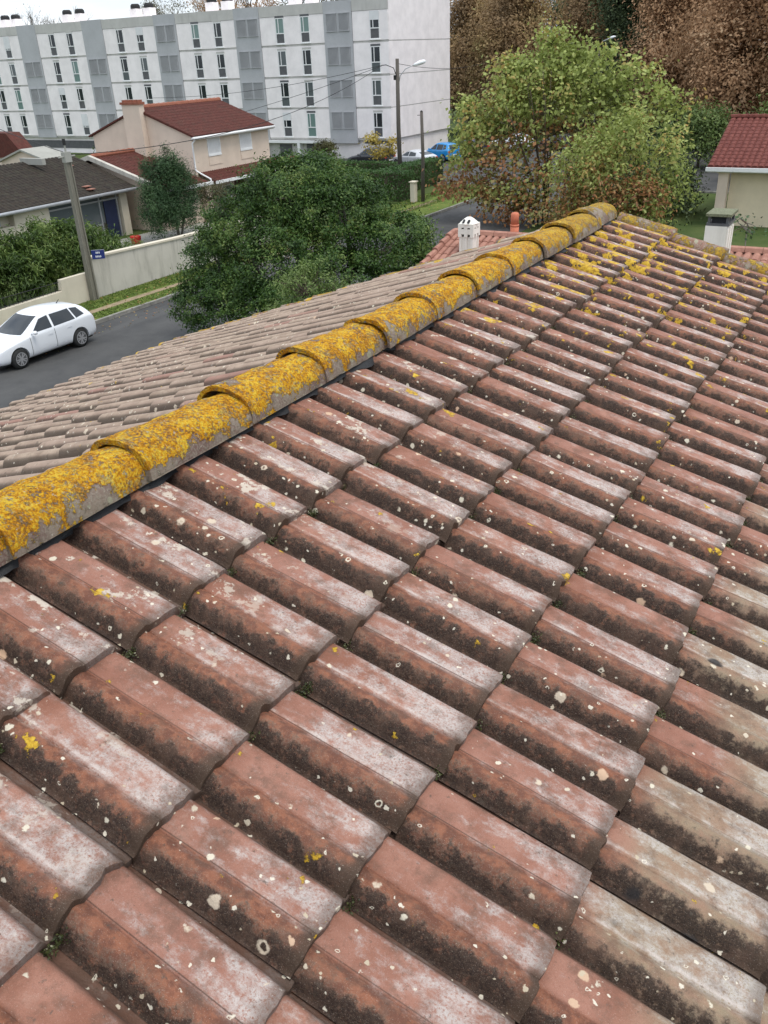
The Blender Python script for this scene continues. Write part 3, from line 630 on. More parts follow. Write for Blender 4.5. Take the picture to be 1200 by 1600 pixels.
for bay in range(-1, 5):
    xs = [-53.75+(bay-4)*10.12, -50.95+(bay-4)*10.12]
    for x in xs:
        for k_ in range(4): ap_window(x, courses[k_]+.17, .98, rnd.choice([0, 2, 0, 3, 5, 0, 1, 7, 9, 11, 0, 2]))
for k_ in range(4): ap_window(-43.65, courses[k_]+.17, .98, [0, 2, 3, 9][k_])
# ground floor: entrance recess with white frame
mb = MB(); mb.box(-56.1, -48.3, FY-.25, FY+.3, 1.35, 1.58); mb.box(-56.4, -56.1, FY-.25, FY+.3, -.1, 1.35); mb.box(-52.2, -51.9, FY-.25, FY+.3, -.1, 1.35); mb.box(-48.6, -48.3, FY-.25, FY+.3, -.1, 1.35)
mb.box(-56.4, -56.1, FY-.25, FY+.3, 1.35, 1.58)
ab(mb, 'porch_frame', M['white'])
mb = MB(); mb.box(-56.1, -48.6, FY+.28, FY+.34, -.1, 1.35, 0); mb.box(-51.4, -50.6, FY+.2, FY+.27, 0, 1.25, 1); mb.box(-54.6, -53.2, FY+.2, FY+.27, .1, 1.2, 1); mb.box(-44.9, -42.3, FY+.3, FY+.345, 1.35, 1.62, 1); mb.box(-98, -58, FY+.3, FY+.345, .5, 1.3, 1)
ab(mb, 'entrance', [M['bband'], M['panel_d']])
for cx, cz in ((-94.9, 0), (-93.1, 0), (-84.6, 0), (-82.6, 0), (-74.3, 0), (-72.4, 0), (-64.0, 0), (-62.0, 0), (-53.9, 0), (-52, 0)):
    c = MB(); c.box(cx-.48, cx+.48, FY+3.2, FY+4.1, 12.1, 13.75); co = ab(c, 'chimney', M['bwhite'])
    c = MB(); c.tube([(cx, FY+3.65, 13.76), (cx, FY+3.65, 14.05), (cx, FY+3.65, 14.2)], [.52, .50, .36], 12); ab(c, 'chimney_cap', M['black'], co)

# ------------------------------------------------------------------ simple house builder, ridge along Y, eave on +X
def gable_roof_x(mb, x0, x1, y0, y1, ze, zr, over=.35, th=.12):   # ridge along Y
    xm = (x0+x1)/2; sl = (zr-ze)/(xm-x0); xa, xb = x0-over, x1+over; za = ze-sl*over
    mb.prism([(xa, za), (xm, zr), (xb, za), (xb, za+th), (xm, zr+th), (xa, za+th)], 'y', y0, y1)
def tile_ribs(mb, p, du, dv, nu, nv, h=.05):
    """barrel ribs along dv from point p, nu of them across du"""
    p, du, dv = Vector(p), Vector(du), Vector(dv); nrm = du.cross(dv).normalized(); nrm = nrm if nrm.z > 0 else -nrm
    for i in range(nu):
        for k_ in range(nv):
            prev = None; o = len(mb.v); vs_ = []
            for e, (t_, lift) in enumerate(((k_/nv, 0), ((k_+1.06)/nv, h*.35))):
                for q in range(6):
                    a = PI*q/5; vs_.append(p+du*((i+.5-.42*math.cos(a))/nu)+dv*t_+nrm*(h*math.sin(a)+lift+.004))
            mb.add(vs_, [(q, q+1, q+7, q+6) for q in range(5)]+[tuple(range(6, 12))])
def win_plain(base, name, x, y0, y1, z0, z1, parent, shutter=True):
    f = MB(); t_ = .06
    f.box(x, x+.05, y0, y1, z0-.08, z0-.002); f.box(x-.02, x+.03, y0, y0+t_, z0, z1); f.box(x-.02, x+.03, y1-t_, y1, z0, z1); f.box(x-.02, x+.03, y0+t_, y1-t_, z1-t_, z1); f.box(x-.02, x+.03, y0+t_, y1-t_, z0, z0+t_)
    w = local(f, base).build(name, M['white'], parent); g = MB()
    if shutter:
        n = 14
        for i in range(n): a = z0+t_+(z1-z0-2*t_)*i/n; g.box(x-.015, x+.012, y0+t_, y1-t_, a, a+(z1-z0-2*t_)/n*.88)
        local(g, base).build('roller_shutter', M['shutter'], w)
    else:
        g.box(x-.01, x+.008, y0+t_, y1-t_, z0+t_, z1-t_); local(g, base).build('pane', M['glass_m'], w)
# pinkish two storey house
PX, PY0, PY1 = -37.55, 41.71, 49.2; pb = (PX, PY0, 0)
ph = empty('two_storey_house', pb, 'pinkish two-storey house with brown-red roof and tall gable chimney', 'house')
mb = MB(); mb.prism([(-45.7, 0), (PX, 0), (PX, 4.78), (-41.62, 6.2), (-45.7, 4.78)], 'y', PY0, PY1)
mb.box(PX-.01, PX+1.3, 46.3, 46.55, 0, 2.2); mb.box(PX, PX+.55, 41.95, 42.2, 0, 2.3)
local(mb, pb).build('wall', M['pink'], ph)
mb = MB(); gable_roof_x(mb, -45.7, PX, PY0-.12, PY1+.35, 4.80, 6.22, .30, .10); rf = local(mb, pb).build('roof', M['roof_red'], ph)
mb = MB()
for i in range(18): mb.tube([(-41.62, PY0-.15+i*.44, 6.33), (-41.62, PY0+.31+i*.44, 6.345)], [.15, .17], 8)
local(mb, pb).build('ridge_tiles', M['ridge_or'], rf)
mb = MB(); tile_ribs(mb, (-41.62, PY0-.12, 6.33), (0, PY1-PY0+.47, 0), (4.37, 0, -1.53), 38, 12, .035); local(mb, pb).build('roof_tiles', M['roof_red'], rf)
mb = MB(); mb.box(-42.35, -40.95, PY0-.42, PY0-.002, 0, 6.55); c = local(mb, pb).build('chimney', M['pink'], ph)
mb = MB(); mb.box(-42.42, -40.88, PY0-.5, PY0+.05, 6.55, 6.68)
for q in range(4): mb.box(-42.3+q*.38, -42.12+q*.38, PY0-.4, PY0-.04, 6.681, 6.80)
local(mb, pb).build('chimney_cap', M['ridge_or'], c)
mb = MB(); mb.tube([(PX+.33, PY0-.2, 4.68), (PX+.33, PY1+.3, 4.70)], .085, 8); mb.box(PX+.1, PX+.26, PY0-.1, PY1+.3, 4.58, 4.72)
local(mb, pb).build('gutter', M['white'], ph, True)
mb = MB(); mb.tube([(PX+.30, PY0+.0, 4.62), (PX+.07, PY0-.03, 4.40), (PX+.07, PY0-.05, 2.95), (PX+.15, PY0-.02, 2.85), (PX+1.0, PY0+.15, 2.42), (PX+1.0, PY0+.15, 2.1)], .05, 8); local(mb, pb).build('downpipe', M['white'], ph, True)
win_plain(pb, 'window', PX+.01, 43.05, 44.25, 3.62, 4.60, ph); win_plain(pb, 'window', PX+.01, 46.15, 47.35, 3.62, 4.60, ph); win_plain(pb, 'window', PX+.01, 43.9, 44.9, 1.0, 1.75, ph, False)
for y_ in (43.05, 46.15): mb = MB(); mb.box(PX+.002, PX+.03, y_, y_+1.2, 3.05, 3.50); local(mb, pb).build('wall_panel', M['pink'], ph)
mb = MB(); mb.box(PX+.001, PX+.04, 45.2, 46.2, 0, 2.0); local(mb, pb).build('door', M['brown_tr'], ph)
mb = MB(); mb.add([(PX, PY0+.2, 2.72), (PX+1.35, PY0+.2, 2.32), (PX+1.35, PY1+2.6, 2.32), (PX, PY1+2.6, 2.72), (PX, PY0+.2, 2.62), (PX+1.35, PY0+.2, 2.22), (PX+1.35, PY1+2.6, 2.22), (PX, PY1+2.6, 2.62)], [(0, 1, 2, 3), (7, 6, 5, 4), (0, 4, 5, 1), (1, 5, 6, 2), (2, 6, 7, 3)])
cn = local(mb, pb).build('canopy_roof', M['roof_red'], ph)
mb = MB(); tile_ribs(mb, (PX, PY0+.2, 2.72), (0, PY1-PY0+2.4, 0), (1.35, 0, -.40), 48, 4, .03); local(mb, pb).build('roof_tiles', M['roof_red'], cn)
mb = MB(); mb.box(PX+1.352, PX+1.47, PY0+.15, PY1+2.6, 2.17, 2.33); local(mb, pb).build('gutter', M['white'], cn)
# lower annex with its own roof on the near side of the pinkish house
mb = MB(); mb.prism([(-46, 0), (-37.0, 0), (-37.0, 2.2), (-42.0, 3.7), (-46, 2.5)], 'y', 38.1, PY0-.002); local(mb, pb).build('annex_wall', M['pink'], ph)
mb = MB(); mb.prism([(-47.0, 2.5), (-42.0, 3.93), (-36.55, 2.30), (-36.55, 2.2), (-42.0, 3.8), (-47.0, 2.4)], 'y', 37.85, PY0-.004); an_ = local(mb, pb).build('annex_roof', M['roof_red'], ph)
mb = MB(); tile_ribs(mb, (-42.0, 37.9, 3.94), (0, 3.7, 0), (5.4, 0, -1.62), 18, 14, .03); local(mb, pb).build('roof_tiles', M['roof_red'], an_)
mb = MB()
for i in range(8): mb.tube([(-42.0, 37.85+i*.45, 4.0), (-42.0, 38.32+i*.45, 4.02)], [.14, .16], 8)
local(mb, pb).build('ridge_tiles', M['ridge_or'], an_)
mb = MB(); mb.prism([(-43.4, 3.72), (-42.0, 4.1), (-37.3, 2.72), (-37.3, 2.5), (-42.0, 3.85), (-43.4, 3.5)], 'y', 37.6, 37.84); local(mb, pb).build('party_wall_coping', M['fwall'], ph)
mb = MB(); mb.box(-36.55, -36.42, 38.0, PY0+.2, 2.14, 2.31); local(mb, pb).build('gutter', M['white'], ph)
mb = MB(); mb.box(-36.9, -36.5, 41.3, 41.75, 0, 2.15); local(mb, pb).build('pillar', M['pink'], ph)

# dark roofed bungalow
DX = -38.55; db = (DX, 20, 0)
dh = empty('bungalow', db, 'low cream bungalow with mossy dark roof and glazed veranda behind the garden wall', 'house')
mb = MB(); mb.prism([(-47.5, 0), (DX-.6, 0), (DX-.6, 2.5), (-43.0, 3.85), (-47.5, 2.6)], 'y', 17.2, 37.4)
mb.box(DX-.6, DX-.15, 36.45, 36.95, 0, 2.5); mb.box(DX-.6, DX-.15, 29.2, 31.4, 0, 2.5); mb.box(DX-.6, DX-.2, 18, 29.2, 0, 1.75)
local(mb, db).build('wall', M['cream'], dh)
mb = MB(); mb.prism([(DX+.15, 2.52), (-43.2, 4.12), (-48, 2.55), (-48, 2.42), (-43.2, 3.99), (DX+.15, 2.40)], 'y', 16.8, 37.55); rf = local(mb, db).build('roof', M['roof_dark'], dh)
mb = MB(); tile_ribs(mb, (-43.2, 16.9, 4.125), (0, 20.6, 0), (4.75, 0, -1.60), 80, 16, .022); local(mb, db).build('roof_tiles', M['roof_dark'], rf)
mb = MB(); mb.box(-43.4, -41.6, 34.0, 34.25, 4.0, 4.32); local(mb, db).build('party_wall_coping', M['concrete'], dh)
mb = MB()
rnd = random.Random(4)
for i in range(9):
    q = rnd.uniform(.08, .95); y = rnd.uniform(26, 36.5); x = -43.2+q*4.75; z = 4.155-q*1.60; mb.box(x, x+.30, y, y+.42, z-.01, z+.035)
local(mb, db).build('patch_tiles', M['roof_new'], rf)
mb = MB(); mb.tube([(DX+.22, 16.9, 2.42), (DX+.22, 37.5, 2.44)], .09, 8); local(mb, db).build('gutter', M['zinc'], dh, True)
mb = MB()
for y in (31.4, 33.1, 34.9, 36.2): mb.box(DX-.32, DX-.24, y, y+.09, 0, 2.42)
mb.box(DX-.33, DX-.23, 31.4, 36.4, 2.05, 2.13); mb.box(DX-.33, DX-.23, 31.4, 36.4, 2.36, 2.44); mb.box(DX-.33, DX-.23, 31.4, 34.9, .82, .9)
v = local(mb, db).build('veranda_frame', M['zinc'], dh)
mb = MB(); mb.box(DX-.29, DX-.28, 31.45, 35.2, .9, 2.36); local(mb, db).build('pane', M['glass_m'], v)
mb = MB(); mb.box(DX-.28, DX-.25, 35.25, 36.15, 0, 2.03); local(mb, db).build('door', M['bluedoor'], dh)
for y in (20.5, 23.2, 25.9):
    mb = MB(); mb.box(DX-.24, DX-.19, y, y+2.5, 1.85, 2.35); w = local(mb, db).build('window', M['zinc'], dh)
    mb = MB(); mb.box(DX-.186, DX-.18, y+.08, y+2.42, 1.92, 2.30); local(mb, db).build('pane', M['glass'], w)
# a roof further back at the left edge
rb = (-50, 34, 0); rh = empty('rear_house', rb, 'brown-red roofed house with small pale gable behind the mossy bungalow roof', 'house')
mb = MB(); mb.prism([(-52.9, 0), (-48.6, 0), (-48.6, 3.5), (-50.6, 4.0), (-52.9, 3.35)], 'y', 40, 41.9); mb.box(-65.5, -53.5, 42.2, 43.0, 0, 3.3); local(mb, rb).build('wall', M['pink'], rh)
mb = MB(); mb.prism([(-66, 3.3), (-60, 4.92), (-54.5, 4.86), (-52.9, 3.3)], 'y', 42, 43.2); local(mb, rb).build('roof', M['roof_red'], rh)
mb = MB(); mb.prism([(-53.2, 3.34), (-50.6, 4.12), (-48.3, 3.52), (-48.3, 3.42), (-50.6, 4.01), (-53.2, 3.24)], 'y', 39.8, 42.0); local(mb, rb).build('verge_board', M['concrete'], rh)

# ------------------------------------------------------------------ house on the right
qb = (-9.3, 49.2, 0); qh = empty('garden_house', qb, 'beige house with crimson tiled roof at the right edge', 'house')
mb = MB(); mb.prism([(49.2, 0), (57.4, 0), (57.4, 2.86), (53.3, 4.55), (49.2, 2.86)], 'x', -8.2, 6); local(mb, qb).build('wall', M['beige'], qh)
mb = MB(); mb.box(-8.72, -8.24, 48.7, 49.19, 0, 2.75); mb.box(-8.8, -8.16, 48.64, 49.195, 2.62, 2.78); local(mb, qb).build('pillar', M['pink'], qh)
mb = MB(); mb.prism([(48.6, 2.83), (53.3, 4.72), (58, 2.83), (58, 2.95), (53.3, 4.84), (48.6, 2.95)], 'x', -9.3, 6.3); rf = local(mb, qb).build('roof', M['roof_crim'], qh)
mb = MB(); tile_ribs(mb, (-9.3, 53.3, 4.85), (15.6, 0, 0), (0, -4.7, -1.89), 52, 14, .055); local(mb, qb).build('roof_tiles', M['roof_crim'], rf)
mb = MB()
for i in range(36): mb.tube([(-9.3+i*.435, 53.3, 4.90), (-8.85+i*.435, 53.3, 4.92)], [.12, .14], 8)
local(mb, qb).build('ridge_tiles', M['roof_crim'], rf)
mb = MB(); mb.box(-9.35, 6.3, 48.42, 48.59, 2.72, 2.90); mb.box(-9.3, 6.3, 48.6, 48.7, 2.66, 2.80); local(mb, qb).build('gutter', M['white'], qh)

# ------------------------------------------------------------------ neighbour with the pale pink roof, ridge along X at Y=24
NY, NZ = 24.0, 3.86; nb = (-11.7, NY, 0)
nh = empty('neighbour_house', nb, 'low house with new pinkish canal tile roof beyond our far gable', 'house')
NS = math.tan(R(16))
mb = MB(); mb.prism([(NY-4.6, 0), (NY+4.6, 0), (NY+4.6, NZ-.15-4.6*NS), (NY, NZ-.15), (NY-4.6, NZ-.15-4.6*NS)], 'x', -11.45, 6); local(mb, nb).build('wall', M['cream'], nh)
mb = MB(); mb.prism([(NY-5.1, NZ-.12-5.1*NS), (NY, NZ-.12), (NY+5.1, NZ-.12-5.1*NS), (NY+5.1, NZ-.04-5.1*NS), (NY, NZ-.04), (NY-5.1, NZ-.04-5.1*NS)], 'x', -11.6, 6.2); rf = local(mb, nb).build('roof', M['roof_new'], nh)
mb = MB(); tile_ribs(mb, (-11.65, NY, NZ-.04), (17.8, 0, 0), (0, -5.1, -5.1*NS), 82, 12, .055); tile_ribs(mb, (-11.65, NY, NZ-.04), (17.8, 0, 0), (0, 5.1, -5.1*NS), 82, 12, .055)
local(mb, nb).build('roof_tiles', M['roof_new'], rf)
mb = MB()
for i in range(41):
    x = -11.65+i*.435; mb.prism([(NY-.13, NZ-.02), (NY-.09, NZ+.08), (NY, NZ+.11), (NY+.09, NZ+.08), (NY+.13, NZ-.02)], 'x', x, x+.425)
local(mb, nb).build('ridge_tiles', M['roof_new'], rf)
mb = MB()
for sg in (-1, 1):
    for k_ in range(12):
        y = NY+sg*k_*.42; z = NZ+.02-k_*.42*NS; mb.tube([(-11.66, y, z+.01), (-11.66, y+sg*.46, z-.42*NS+.045)], [.085, .10], 8)
local(mb, nb).build('verge_tiles', M['roof_new'], rf)
# chimney with pierced conical cap
cx, cy = -10.72, 23.0; cz = 3.36; cb = (cx, cy, cz)
ch = empty('chimney', cb, 'cream mortar chimney with pierced pyramid cap on pinkish roof edge', 'chimney')
mb = MB(); mb.box(cx-.185, cx+.185, cy-.185, cy+.185, cz-.15, cz+.62)
for a, b in ((-.21, -.14), (.14, .21)): mb.box(cx+a, cx+b, cy-.21, cy-.14, cz-.15, cz+.62); mb.box(cx+a, cx+b, cy+.14, cy+.21, cz-.15, cz+.62)
mb.box(cx-.035, cx+.035, cy-.21, cy-.187, cz-.15, cz+.62)
local(mb, cb).build('stack', M['chim'], ch)
mb = MB(); mb.box(cx-.235, cx+.235, cy-.235, cy+.235, cz+.70, cz+.84); mb.box(cx-.235, cx+.235, cy-.235, cy+.235, cz+.88, cz+.98)
for z0_, z1_ in ((.62, .70), (.84, .88)):
    for a in (-.235, -.05, .135):
        for b in (-.235, .135): mb.box(cx+a, cx+a+.10, cy+b, cy+b+.10, cz+z0_, cz+z1_)
    for b in (-.235, .135): mb.box(cx+b, cx+b+.10, cy-.05, cy+.05, cz+z0_, cz+z1_)
mb.tube([(cx, cy, cz+.981), (cx, cy, cz+1.09), (cx, cy, cz+1.14)], [.285, .15, .07], 8)
local(mb, cb).build('cap', M['chim'], ch)
mb = MB(); mb.box(cx-.16, cx+.16, cy-.16, cy+.16, cz+.622, cz+.97)
for a in (-.075, .075): mb.tube([(cx+a, cy-.235, cz+1.01), (cx+a, cy-.14, cz+1.07)], .036, 8)
local(mb, cb).build('flue_opening', M['darkin'], ch)
mb = MB(); mb.obox((cx-.35, cy-.62, cz-.03), (.7, 0, 0), (0, .9, .26), (0, 0, .03)); local(mb, cb).build('flashing', M['zinc'], ch)
# terracotta vent pipe
tb = (-9.84, 24.25, 3.7); tp = empty('vent_pipe', tb, 'orange terracotta vent pipe standing behind the pinkish ridge', 'vent pipe')
mb = MB(); mb.tube([(tb[0], tb[1], 3.6), (tb[0], tb[1], 4.08)], .125, 14); mb.tube([(tb[0], tb[1], 4.081), (tb[0], tb[1], 4.14)], .13, 14); local(mb, tb).build('pipe', M['terra'], tp, True)
mb = MB(); mb.tube([(tb[0], tb[1], 4.141), (tb[0], tb[1], 4.42), (tb[0], tb[1], 4.46), (tb[0], tb[1], 4.47)], [.118, .118, .095, .04], 14); local(mb, tb).build('cowl', M['terra'], tp, True)
# white chimney with mossy slab
cx, cy, cz = -3.68, 21.6, 4.12; cb = (cx, cy, cz)
ch = empty('chimney', cb, 'white chimney with mossy slab on top beside the pinkish ridge', 'chimney')
mb = MB(); mb.box(cx-.27, cx+.20, cy-.3, cy+.5, cz-.6, cz+.78)
for k_ in range(3): mb.box(cx+.201, cx+.235, cy-.28+k_*.28, cy-.14+k_*.28, cz-.6, cz+.72)
mb.box(cx-.29, cx+.25, cy-.32, cy+.52, cz+.66, cz+.74) if False else None
local(mb, cb).build('stack', M['chim'], ch)
mb = MB(); mb.box(cx-.26, cx+.24, cy-.29, cy+.49, cz+.781, cz+.84); mb.box(cx-.24, cx-.18, cy-.27, cy-.2, cz+.841, cz+.99); mb.box(cx+.16, cx+.22, cy-.27, cy-.2, cz+.841, cz+.99); mb.box(cx-.24, cx-.18, cy+.4, cy+.47, cz+.841, cz+.99); mb.box(cx+.16, cx+.22, cy+.4, cy+.47, cz+.841, cz+.99)
local(mb, cb).build('collar', M['panel_d'], ch)
mb = MB(); mb.box(cx-.17, cx+.15, cy-.19, cy+.39, cz+.842, cz+.985); local(mb, cb).build('flue_opening', M['darkin'], ch)
mb = MB(); mb.box(cx-.29, cx+.27, cy-.32, cy+.52, cz+.991, cz+1.05); local(mb, cb).build('slab', M['mossslab'], ch)

# ------------------------------------------------------------------ garden walls, post, street sign, poles, wires
wb = (-28.75, 25, 0); gw = empty('garden_wall', wb, 'long pale rendered garden wall beside the grass verge', 'wall')
mb = MB(); mb.prism([(24.75, 0), (41, 0), (41, 1.42), (30, 1.56), (24.75, 1.72)], 'x', -28.86, -28.66); local(mb, wb).build('wall_panel', M['fwall'], gw)
mb = MB(); mb.prism([(24.72, 1.722), (30, 1.562), (41, 1.422), (41, 1.50), (30, 1.64), (24.72, 1.80)], 'x', -28.91, -28.61); local(mb, wb).build('coping', M['cream'], gw)
wb = (-28.75, 15, 0); lw = empty('low_wall', wb, 'low cream wall with rusty railing below the bamboo hedge', 'wall')
mb = MB(); mb.prism([(8, 0), (24.55, 0), (24.55, 1.22), (23.1, 1.22), (23.05, .78), (8, .62)], 'x', -28.84, -28.64); local(mb, wb).build('wall_panel', M['cream'], lw)
mb = MB()
for i in range(75): y = 8+i*.2; mb.tube([(-28.74, y, .63), (-28.74, y, 1.16)], .008, 4)
for z in (.82, 1.14): mb.tube([(-28.74, 8, z), (-28.74, 23.05, z)], .014, 4)
local(mb, wb).build('railing', M['black'], lw)
mb = MB(); mb.box(-27.9, -27.6, 50.9, 51.3, 0, 1.32); mb.box(-27.96, -27.54, 50.84, 51.36, 1.321, 1.38); gp_ = mb.build('gate_post', M['cream']); tag(gp_, 'short cream gate post at the end of the clipped hedge', 'post')
# concrete utility pole
ub = (-28.50, 24.5, 0); upo = empty('utility_pole', ub, 'grey concrete utility pole carrying a small blue street sign', 'utility pole')
mb = MB(); mb.obox((-28.64, 24.34, 0), (.30, 0, 0), (0, .24, 0), (0, 0, .01))
def taper_pole(mb, x, y, w0, d0, w1, d1, h):
    v = [(x+sx*w/2, y+sy*d/2, z) for z, w, d in ((0, w0, d0), (h, w1, d1)) for sx, sy in ((-1, -1), (1, -1), (1, 1), (-1, 1))]
    mb.add(v, [(3, 2, 1, 0), (4, 5, 6, 7), (0, 1, 5, 4), (1, 2, 6, 5), (2, 3, 7, 6), (3, 0, 4, 7)])
mb = MB(); taper_pole(mb, -28.5, 24.37, .23, .07, .15, .05, 5.8); taper_pole(mb, -28.5, 24.59, .23, .07, .15, .05, 5.8); taper_pole(mb, -28.5, 24.48, .10, .17, .08, .15, 5.8)
local(mb, ub).build('shaft', M['cpole'], upo)
mb = MB(); mb.box(-28.60, -28.40, 24.33, 24.65, 5.45, 5.82); mb.tube([(-28.5, 24.5, 5.8), (-28.5, 24.5, 6.2)], .035, 6); mb.tube([(-28.5, 24.1, 5.65), (-28.5, 24.9, 5.65)], .03, 6); local(mb, ub).build('bracket', M['concrete'], upo)
mb = MB(); mb.tube([(-28.5, 24.5, 6.06), (-28.5, 24.5, 6.28)], .06, 8); local(mb, ub).build('insulator', M['black'], upo)
sb = (-28.30, 24.70, 1.76); sg = empty('street_sign', sb, 'small blue enamel street sign with white lettering on the concrete pole', 'street sign')
mb = MB(); rdir = Vector((math.cos(R(40)), math.sin(R(40)), 0)); nd = Vector((rdir.y, -rdir.x, 0)); p0 = Vector(sb)+Vector((0, -.1, 0))
mb.obox(p0, rdir*.50, nd*.02, (0, 0, .34)); local(mb, sb).build('plate', M['sign_blue'], sg)
mb = MB()
for row, (z, xs) in enumerate(((.21, (.17, .23, .29)), (.06, (.14, .20, .26, .32)))):
    for q in xs: mb.obox(p0+rdir*q+nd*.022+Vector((0, 0, z)), rdir*.035, nd*.003, (0, 0, .075)); mb.obox(p0+rdir*(q+.01)+nd*.022+Vector((0, 0, z+.03)), rdir*.04, nd*.003, (0, 0, .02))
local(mb, sb).build('lettering', M['sign_white'], sg)
mb = MB(); mb.obox(p0-nd*.004, rdir*.52, -nd*.01, (0, 0, .36)); local(mb, sb).build('backing', M['zinc'], sg)
# timber poles
lb = (-32.4, 57.7, 0); lp = empty('lamp_pole', lb, 'tall timber pole with white street lamp on a curved arm', 'street lamp')
mb = MB(); mb.tube([(-32.4, 57.7, 0), (-32.45, 57.7, 4), (-32.4, 57.7, 8.3)], [.17, .15, .12], 10); local(mb, lb).build('pole', M['wpole'], lp, True)
rv = Vector((.86, .5, 0))
mb = MB(); a0 = Vector((-32.3, 57.72, 6.9)); pts = [a0, a0+rv*.08+Vector((0, 0, .35)), a0+rv*.45+Vector((0, 0, .75)), a0+rv*1.05+Vector((0, 0, .97))]; mb.tube(pts, .028, 8); local(mb, lb).build('arm', M['steel'], lp, True)
mb = MB(); e = pts[-1]; mb.tube([e-rv*.05, e+rv*.12+Vector((0, 0, .03)), e+rv*.45+Vector((0, 0, .13)), e+rv*.72+Vector((0, 0, .19)), e+rv*.82+Vector((0, 0, .20))], [.05, .10, .15, .12, .04], 10); local(mb, lb).build('lamp_head', M['lampwhite'], lp, True)
mb = MB(); mb.tube([(-32.42, 57.6, 7.2), (-32.6, 57.5, 7.75), (-33.1, 57.35, 7.95), (-33.4, 57.3, 7.93)], .03, 6); mb.box(-32.62, -32.48, 57.5, 57.7, 7.0, 7.3); local(mb, lb).build('cable_bracket', M['black'], lp)
tb2 = (-27.25, 51.4, 0); tpo = empty('timber_pole', tb2, 'slim dark timber pole without lamp on the grass verge', 'pole')
mb = MB(); mb.tube([(-27.25, 51.4, 0), (-27.2, 51.4, 3), (-27.25, 51.4, 5.4)], [.125, .11, .09], 10); local(mb, tb2).build('shaft', M['wpole'], tpo, True)
mb = MB(); mb.tube([(-27.25, 51.4, 5.40), (-27.25, 51.4, 5.47)], [.095, .03], 10); mb.tube([(-27.35, 51.38, 5.2), (-27.5, 51.3, 5.2)], .02, 6); local(mb, tb2).build('cap', M['black'], tpo, True)
def wire(a, b, sag, lab):
    a, b = Vector(a), Vector(b); pts = [a.lerp(b, i/24)-Vector((0, 0, sag*4*(i/24)*(1-i/24))) for i in range(25)]; o_ = (pts[0].x, pts[0].y, pts[0].z); mb = MB(); mb.tube(pts, .016, 5); o = local(mb, o_).build('overhead_cable', M['black'], None, True); o.location = o_; tag(o, lab, 'cable')
wire((-28.5, 24.5, 5.7), (-33.4, 57.3, 7.93), 1.1, 'overhead cable from concrete pole to timber lamp pole, passing in front of the pinkish house')
wire((-33.4, 57.3, 7.93), (-62, 64, 5.9), .5, 'upper overhead cable leaving the lamp pole towards the left, in front of the apartments')
wire((-33.4, 57.3, 7.90), (-58, 60, 3.2), .3, 'lower overhead cable leaving the lamp pole, slanting steeply down left')
wire((-28.5, 24.9, 5.65), (-75, 50, 8.3), .6, 'thin overhead cable running from the concrete pole over the rear house')
wire((-32.4, 57.7, 8.0), (-40, 96, 8.2), .8, 'faint cable running right from lamp pole before the blank gable')
# red bucket, patio boards
bb = (-36.1, 34.6, 0)
mb = MB(); mb.tube([(0, 0, .0), (0, 0, .40), (0, 0, .42)], [.25, .30, .31], 18); mb.tube([(0, 0, .421), (0, 0, .45)], [.29, .27], 18); bk = mb.build('bucket', M['red'], None, True); bk.location = bb; tag(bk, 'bright red plastic tub on the patio behind the garden wall', 'tub')
mb = MB(); mb.box(-37.9, -30.0, 31.5, 41, 0, .05); pt = struct(mb.build('patio', M['concrete']))
mb = MB()
for i in range(6): mb.obox((-35.0+i*.22, 35.3+i*.1, .051), (.16, 0, 0), (.5, 1.5, 0), (0, 0, .03+.02*(i % 2)))
bd = mb.build('boards', M['dirt']); tag(bd, 'loose weathered boards lying on the patio near the red tub', 'boards')

